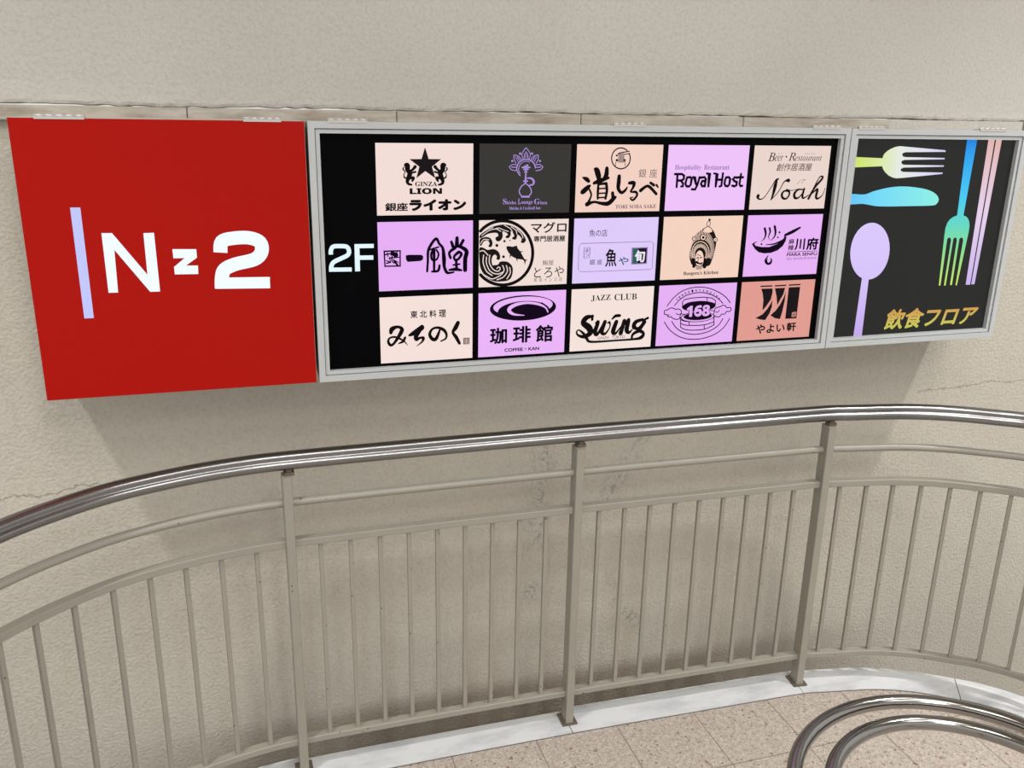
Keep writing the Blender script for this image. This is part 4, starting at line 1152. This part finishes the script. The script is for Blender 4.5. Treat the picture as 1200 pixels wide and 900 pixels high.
 ["emblem","ink",0,"p",[[-3400,2742],[-2210,2701],[-2202,2779],[-2151,2858],[-2057,2936],[-1939,2997],[-1778,3059],[-1600,3086],[234,2964],[267,2911],[-1350,2895],[-1452,2860],[-1465,2808],[-1412,2755],[-1311,2738],[261,2715],[258,2670],[-1339,2650],[-1442,2615],[-1454,2562],[-1401,2509],[-1311,2492],[274,2474],[272,2429],[-1328,2404],[-1420,2368],[-1445,2324],[-1394,2280],[-1303,2262],[264,2240],[273,2195],[-1367,2067],[-1562,2059],[-1719,2086],[-1881,2149],[-2027,2246],[-2131,2352],[-2190,2448],[-3380,2405]],0],
],
'knife': [
 ["emblem","ink",0,"p",[[-3323,1549],[-2738,1544],[-2380,1647],[-1751,1767],[-1099,1789],[-305,1693],[118,1535],[278,1351],[216,1205],[22,1153],[-873,1146],[-2082,1153],[-2744,1242],[-3309,1249]],1],
],
'spoon': [
 ["emblem","ink",0,"p",[[-1415,-444],[-1427,-610],[-1463,-767],[-1522,-911],[-1602,-1038],[-1701,-1142],[-1816,-1222],[-1943,-1275],[-2078,-1298],[-2216,-1291],[-2354,-1255],[-2487,-1191],[-2612,-1101],[-2723,-988],[-2819,-855],[-2895,-707],[-2951,-549],[-2984,-384],[-2993,-218],[-2980,-56],[-2943,97],[-2884,237],[-2805,360],[-2708,462],[-2596,540],[-2473,592],[-2341,617],[-2206,613],[-2070,581],[-1938,521],[-1813,435],[-1701,325],[-1603,195],[-1523,49],[-1464,-110],[-1428,-276]],0],
 ["emblem","ink",0,"p",[[-2108,-1173],[-2075,-3346],[-2422,-3355],[-2386,-1163]],0],
],
'fork2': [
 ["emblem","ink",0,"p",[[1055,3359],[1475,3362],[1422,799],[1546,760],[1644,683],[1714,569],[1753,437],[1762,228],[1636,-1639],[1576,-1637],[1585,-53],[1545,24],[1471,45],[1412,-11],[1418,-1621],[1335,-1618],[1314,-46],[1275,31],[1201,51],[1154,-5],[1148,-1630],[1077,-1627],[1068,-40],[1029,36],[956,57],[897,2],[923,-1621],[852,-1618],[751,156],[749,400],[797,567],[889,687],[1034,768],[1154,804]],0],
],
'chop1': [
 ["emblem","ink",0,"p",[[1944,3366],[2209,3368],[2210,-1642],[2016,-1634]],0],
],
'chop2': [
 ["emblem","ink",0,"p",[[2266,3369],[2510,3371],[2400,-1629],[2256,-1633]],0],
],
'floorname': [
 ["lettering","ink",0,"t","飲食フロア",[[-1101,-2381],[2815,-2384],[2612,-3101],[-1241,-3107]],0.03],
],
}


# ------------------------------------------------------------------ the three sign boxes
TOP, BOT, FACE = 2.0622, 1.3438, 2.489      # heights and front plane
BACKY = 2.7495


def hinge(parent, x0, x1):
    b = MB()
    n = 5
    for i in range(n):
        a, c = x0 + (x1 - x0) * i / n, x0 + (x1 - x0) * (i + 1) / n
        b.cyl_x(a + .0008, c - .0008, FACE + .004, TOP + .0045, .0042)
    b.cyl_x(x0, x1, FACE + .004, TOP + .0045, .0022)
    b.box(x0, x1, FACE + .006, FACE + .030, TOP, TOP + .0022)
    b.box(x0, x1, FACE - .0016, FACE, TOP - .0035, TOP + .003)
    return b.build('hinge', M_HINGE, parent)


def ring(b, x0, x1, z0, z1, w, y0, y1):
    """mitred rectangular frame"""
    v = []
    for y in (y0, y1):
        v += [(x0, y, z0), (x1, y, z0), (x1, y, z1), (x0, y, z1), (x0 + w, y, z0 + w), (x1 - w, y, z0 + w), (x1 - w, y, z1 - w), (x0 + w, y, z1 - w)]
    f = []
    for i in range(4):
        j = (i + 1) % 4
        f += [(i, j, 4 + j, 4 + i), (8 + j, 8 + i, 12 + i, 12 + j), (j, i, 8 + i, 8 + j), (4 + i, 4 + j, 12 + j, 12 + i)]
    b.add(v, f)


M_GROOVE = mat('frame_groove_shadow_gap', rgb(96, 95, 92), rough=.7)


def framed_box(parent, x0, x1):
    b = MB()
    b.bevel_box(x0 + .002, x1 - .002, FACE + .030, BACKY, BOT + .002, TOP - .002, .002)
    b.build('cabinet', M_CABINET, parent)
    b = MB()
    ring(b, x0, x1, BOT, TOP, .0178, FACE, FACE + .030)
    fr = b.build('frame', M_ALU, parent)
    b = MB()
    ring(b, x0 + .0198, x1 - .0198, BOT + .0198, TOP - .0198, .0108, FACE + .005, FACE + .030)
    b.build('inner_frame', M_ALU, parent)
    return fr


# --- red box
red = thing('sign_box', 'square red sign box with large white lit letter and number, left end of the row', 'sign', (-.16, BACKY, BOT))
b = MB()
b.bevel_box(-.5102, .1883, FACE + .004, BACKY, BOT - .001, TOP, .002)
b.build('cabinet', M_CABINET, red)
b = MB()
b.bevel_box(-.5112, .1873, FACE, FACE + .004, BOT + .001, TOP - .001, .0006)
b.build('face_panel', M_RED, red)
for x0, x1 in ((-.4532, -.3404), (.0341, .1290)):
    hinge(red, x0, x1)
white = lit('lit_white_letter', rgb(236, 246, 255), 1.05)
lav = lit('lit_lavender_bar', rgb(192, 198, 250), 1.0)
for key, nm, mt in (('bar', 'letter_bar', lav), ('N', 'letter', white), ('z', 'letter', white), ('two', 'numeral', white)):
    for o in artwork(ART[key], red, (-.16, 1.70), FACE, {'ink': mt}, nm):
        o['label'] = {'bar': 'tall lavender lit bar', 'N': 'large white lit capital letter', 'z': 'small white lit letter', 'two': 'large white lit numeral'}[key]

# --- wide directory box
wide = thing('sign_box', 'wide black directory sign of fifteen lit tiles in grey frame, middle of the row', 'sign', (1.039, BACKY, BOT))
framed_box(wide, .1958, 1.8824)
b = MB()
b.box(.2158, 1.8624, FACE + .020, FACE + .028, BOT + .020, TOP - .020)
b.build('display_panel', M_BLACKPANEL, wide)
for x0, x1 in ((.2484, .3527), (1.0667, 1.1682), (1.7399, 1.8442)):
    hinge(wide, x0, x1)
PANEL = FACE + .020
for o in artwork(ART['2F'], wide, (.294, 1.692), PANEL, {'ink': lit('lit_white_floor_number', rgb(226, 246, 255), 1.0)}, 'floor_number'):
    o['label'] = 'white lit floor number at the left of the tiles'

DARK = mat('print_black', rgb(12, 10, 11), rough=.4, spec=.03, emit=rgb(24, 19, 20), strength=.8)
PURPLE_INK = mat('print_dark_purple', rgb(8, 4, 11), rough=.4, spec=.02, emit=rgb(20, 6, 30), strength=.6)
EXTRA = dict(grey=lit('print_grey', rgb(176, 150, 145)), brown=lit('print_brown', rgb(104, 82, 80)), violet=lit('print_violet', rgb(140, 110, 170)),
             teal=lit('print_teal', rgb(40, 96, 110)), green=lit('print_green', rgb(12, 92, 70)), white=lit('print_white', rgb(236, 230, 245)))
PINK, LILAC, LAVENDER = 0, 1, 2
TILES = {
    1: ((240, 218, 211), 'black', 'pale pink tile with black star between two lions'),
    2: ((40, 38, 35), 'purple', 'charcoal tile with purple lotus and water pipe'),
    3: ((240, 206, 192), 'black', 'peach tile with black brush lettering under a ringed bowl'),
    4: ((236, 192, 248), 'violet', 'lilac tile with dark violet slab lettering'),
    5: ((232, 210, 201), 'black', 'beige pink tile with black script lettering'),
    6: ((228, 172, 242), 'violet', 'lilac tile with three big black brush characters and a seal'),
    7: ((238, 219, 211), 'black', 'pale pink tile with fish and waves in a ring'),
    8: ((220, 200, 248), 'black', 'lavender tile with a rounded outline and a dark green square'),
    9: ((242, 208, 189), 'black', 'peach tile with a dancer in a tall headdress'),
    10: ((229, 176, 243), 'violet', 'lilac tile with steaming frying pan over a flame'),
    11: ((242, 222, 215), 'black', 'pale pink tile with one row of brush lettering and small seal'),
    12: ((232, 178, 246), 'violet', 'lilac tile with large black cup seen from above'),
    13: ((242, 224, 216), 'black', 'cream tile with heavy black flowing lettering'),
    14: ((227, 173, 241), 'violet', 'lilac tile with steamer basket, clouds and a number'),
    15: ((222, 152, 140), 'black', 'salmon tile with dark split curtain'),
}
for n in range(1, 16):
    c_, r_ = (n - 1) % 5, (n - 1) // 5
    x0, z1 = .3756 + .29406 * c_, 2.1 - .0925 - .2142 * r_
    colour, ink, lab = TILES[n]
    tm = lit('lit_tile_%s' % n, rgb(*colour), 1.0)
    b = MB()
    b.box(x0, x0 + .2756, PANEL - .001, PANEL + .002, z1 - .1959, z1)
    tl = b.build('shop_tile', tm, wide, loc=(x0 + .1378, PANEL, z1 - .0979))
    tl['label'] = lab
    pal = dict(EXTRA)
    pal['tile'] = tm
    pal['ink'] = {'black': DARK, 'violet': PURPLE_INK, 'purple': lit('print_light_purple', rgb(170, 140, 214))}[ink]
    artwork(ART[n], tl, (x0 + .1378, z1 - .0979), PANEL - .001, pal)

# --- right box
right = thing('sign_box', 'charcoal sign with coloured fork, knife, spoon and chopsticks, right end of the row', 'sign', (2.239, BACKY, BOT))
framed_box(right, 1.8854, 2.5918)
b = MB()
b.box(1.9054, 2.5718, FACE + .020, FACE + .028, BOT + .020, TOP - .020)
b.build('display_panel', M_GREYPANEL, right)
for x0, x1 in ((1.9078, 2.0083), (2.3847, 2.4937)):
    hinge(right, x0, x1)


def gradient(name, axis, stops):
    """print that runs from one colour to another along the piece"""
    mt = lit(name, (1, 1, 1, 1), 1.0)
    t = NT(mt)
    tc = t.n('ShaderNodeTexCoord')
    sp = t.n('ShaderNodeSeparateXYZ')
    t.l(tc.outputs['Generated'], sp.inputs[0])
    t.l(t.ramp(sp.outputs[axis], [(p_, rgb(*c_)) for p_, c_ in stops]), t.out['Emission Color'])
    return mt


for key, nm, lab, axis, stops in (
        ('fork1', 'printed_fork', 'yellow to white fork lying level', 'X', [(0, (200, 224, 90)), (.28, (214, 232, 150)), (.50, (226, 232, 222)), (.8, (222, 220, 240)), (1, (210, 200, 240))]),
        ('knife', 'printed_knife', 'cyan knife lying level', 'X', [(0, (96, 190, 246)), (.3, (110, 214, 246)), (1, (138, 238, 226))]),
        ('spoon', 'printed_spoon', 'lavender upright spoon', 'Z', [(0, (192, 164, 234)), (.5, (212, 192, 248)), (1, (216, 198, 250))]),
        ('fork2', 'printed_fork', 'blue to green fork pointing down', 'Z', [(0, (196, 230, 96)), (.25, (130, 220, 140)), (.42, (96, 214, 190)), (.6, (60, 200, 240)), (.88, (20, 160, 240)), (1, (20, 124, 220))]),
        ('chop1', 'printed_chopstick', 'left pink chopstick', 'Z', [(0, (200, 178, 236)), (.5, (228, 206, 234)), (1, (224, 178, 172))]),
        ('chop2', 'printed_chopstick', 'right pink chopstick', 'Z', [(0, (200, 178, 236)), (.5, (228, 206, 234)), (1, (224, 178, 172))]),
        ('floorname', 'lettering', 'slanted orange to yellow lettering', 'Z', [(0, (196, 200, 84)), (.45, (206, 184, 92)), (1, (206, 148, 80))])):
    for o in artwork(ART[key], right, (2.25, 1.70), PANEL, {'ink': gradient('print_' + key, axis, stops)}, nm):
        o['label'] = lab

# ------------------------------------------------------------------ railing round the landing
rail = thing('safety_railing', 'beige metal railing with steel handrail curving round the landing edge', 'railing', (1.0, 2.52, .004))


def raised(z, paths=None):
    return [Vector((q.x, q.y, z)) for q in (paths or PATH)]


b = MB()
prof = []                       # grooved handrail section: two soft lobes with a hollow on each side
for i in range(72):
    th = 2 * PI * i / 72
    dip = max(math.exp(-((math.atan2(math.sin(th - q), math.cos(th - q)) / .36) ** 2)) for q in (math.radians(20), math.radians(200)))
    r_ = .0284 - .0080 * dip
    prof.append((r_ * math.cos(th), r_ * math.sin(th)))
b.sweep(raised(1.100), prof)
b.build('handrail', M_STEEL, rail)['label'] = 'shiny steel tube on top of the railing'


def rounded(w, h, r):
    out = []
    for cx, cy, a0 in ((w / 2 - r, h / 2 - r, 0), (-w / 2 + r, h / 2 - r, 90), (-w / 2 + r, -h / 2 + r, 180), (w / 2 - r, -h / 2 + r, 270)):
        for q in range(4):
            a = math.radians(a0 + q * 30)
            out.append((cx + r * math.cos(a), cy + r * math.sin(a)))
    return out


for nm, z, w, h, r in (('middle_rail', .965, .026, .026, .0128), ('upper_rail', .834, .032, .024, .003), ('bottom_rail', .121, .032, .022, .003)):
    b = MB()
    b.sweep(raised(z), rounded(w, h, r), smooth=(nm == 'middle_rail'))
    b.build(nm, M_PAINT, rail)


def upright(b, p_, t_, w, d, z0, z1, bev=.0015):
    """square bar standing at p_, width along the rail, depth across it"""
    n_ = Vector((-t_.y, t_.x, 0))
    q = []
    for sx, sy in ((-1, -1), (1, -1), (1, 1), (-1, 1)):
        q.append(p_ + t_ * (sx * w / 2) + n_ * (sy * d / 2))
    c4 = []
    for i in range(4):
        a, c, e = q[i - 1], q[i], q[(i + 1) % 4]
        c4 += [c + (a - c).normalized() * bev, c + (e - c).normalized() * bev]
    n8 = len(c4)
    b.add([(v.x, v.y, z0) for v in c4] + [(v.x, v.y, z1) for v in c4],
          [tuple(reversed(range(n8))), tuple(range(n8, 2 * n8))] + [(i, (i + 1) % n8, n8 + (i + 1) % n8, n8 + i) for i in range(n8)])


POSTS = [arc_at_x(.088), arc_at_x(1.014), arc_at_x(1.950)]
for extra in (-1.02, ):
    pass
ALLPOSTS = [.02, POSTS[0] - 1.15] + POSTS + [POSTS[2] + 1.15, ARC[-1] - .02]
for s_ in ALLPOSTS:
    p_, t_ = at_arc(s_)
    n_ = Vector((-t_.y, t_.x, 0))
    b = MB()
    upright(b, p_ - n_ * .004, t_, .028, .052, .008, 1.056, .002)
    po = b.build('post', M_PAINT, rail, loc=(p_.x, p_.y, .004))
    b = MB()
    upright(b, p_ - n_ * .004, t_, .056, .070, .004, .009, .002)
    b.build('base_plate', M_DARKSTEEL, po)
    b = MB()
    upright(b, p_ + t_ * .008, t_, .030, .030, 1.056, 1.066, .002)
    upright(b, p_ + t_ * .008, t_, .018, .020, 1.066, 1.080, .002)
    b.build('bracket', M_DARKSTEEL, po)

bal = []
for i in range(9):
    bal.append(arc_at_x(.178 + .0916 * i))
for i in range(9):
    bal.append(arc_at_x(1.099 + .0928 * i))
for x in (2.022, 2.122, 2.222, 2.318, 2.408, 2.492, 2.574):
    bal.append(arc_at_x(x))
for x in (-.012, -.113, -.211, -.305, -.397, -.486, -.567):
    bal.append(arc_at_x(x))
lo, hi = min(bal), max(bal)
while lo - .1 > .08:
    lo -= .1
    bal.append(lo)
while hi + .1 < ARC[-1] - .08:
    hi += .1
    bal.append(hi)
bal = [s_ for s_ in sorted(bal) if min(abs(s_ - q) for q in ALLPOSTS) > .03]
for s_ in bal:
    p_, t_ = at_arc(s_)
    b = MB()
    upright(b, p_, t_, .0135, .014, .128, .826, .001)
    b.build('baluster', M_PAINT, rail, loc=(p_.x, p_.y, .128))

# ------------------------------------------------------------------ looped steel handrail in the foreground
loop = thing('stair_handrail', 'polished steel double handrail bending in a loop, in the lower right foreground', 'handrail', (1.36, 1.1, 0))
ZL, CX, CY = .75, 1.362, 1.112
for nm, R_ in (('outer_rail', .370), ('inner_rail', .294)):
    pts = [Vector((CX - R_, .45, ZL)), Vector((CX - R_, .60, ZL)), Vector((CX - R_, .80, ZL)), Vector((CX - R_, .98, ZL))]
    pts += [Vector((CX - R_ * math.cos(a * PI / 36), CY + R_ * math.sin(a * PI / 36), ZL)) for a in range(37)]
    pts += [Vector((CX + R_, y, ZL)) for y in (.98, .80, .60, .45)]
    b = MB()
    b.tube(pts, .0172, 28)
    b.build(nm, M_CHROME, loop)
for sx in (-1, 1):
    b = MB()
    b.sweep([Vector((CX + sx * .332, .60, z)) for z in (.0, .2, .5, ZL - .0)], [(.014 * math.cos(q * PI / 8), .014 * math.sin(q * PI / 8)) for q in range(16)])
    po = b.build('post', M_CHROME, loop)
    b = MB()
    b.cyl_x(CX + sx * .332 - .038, CX + sx * .332 + .038, .60, ZL, .009, 12)
    b.build('cross_bar', M_CHROME, po)
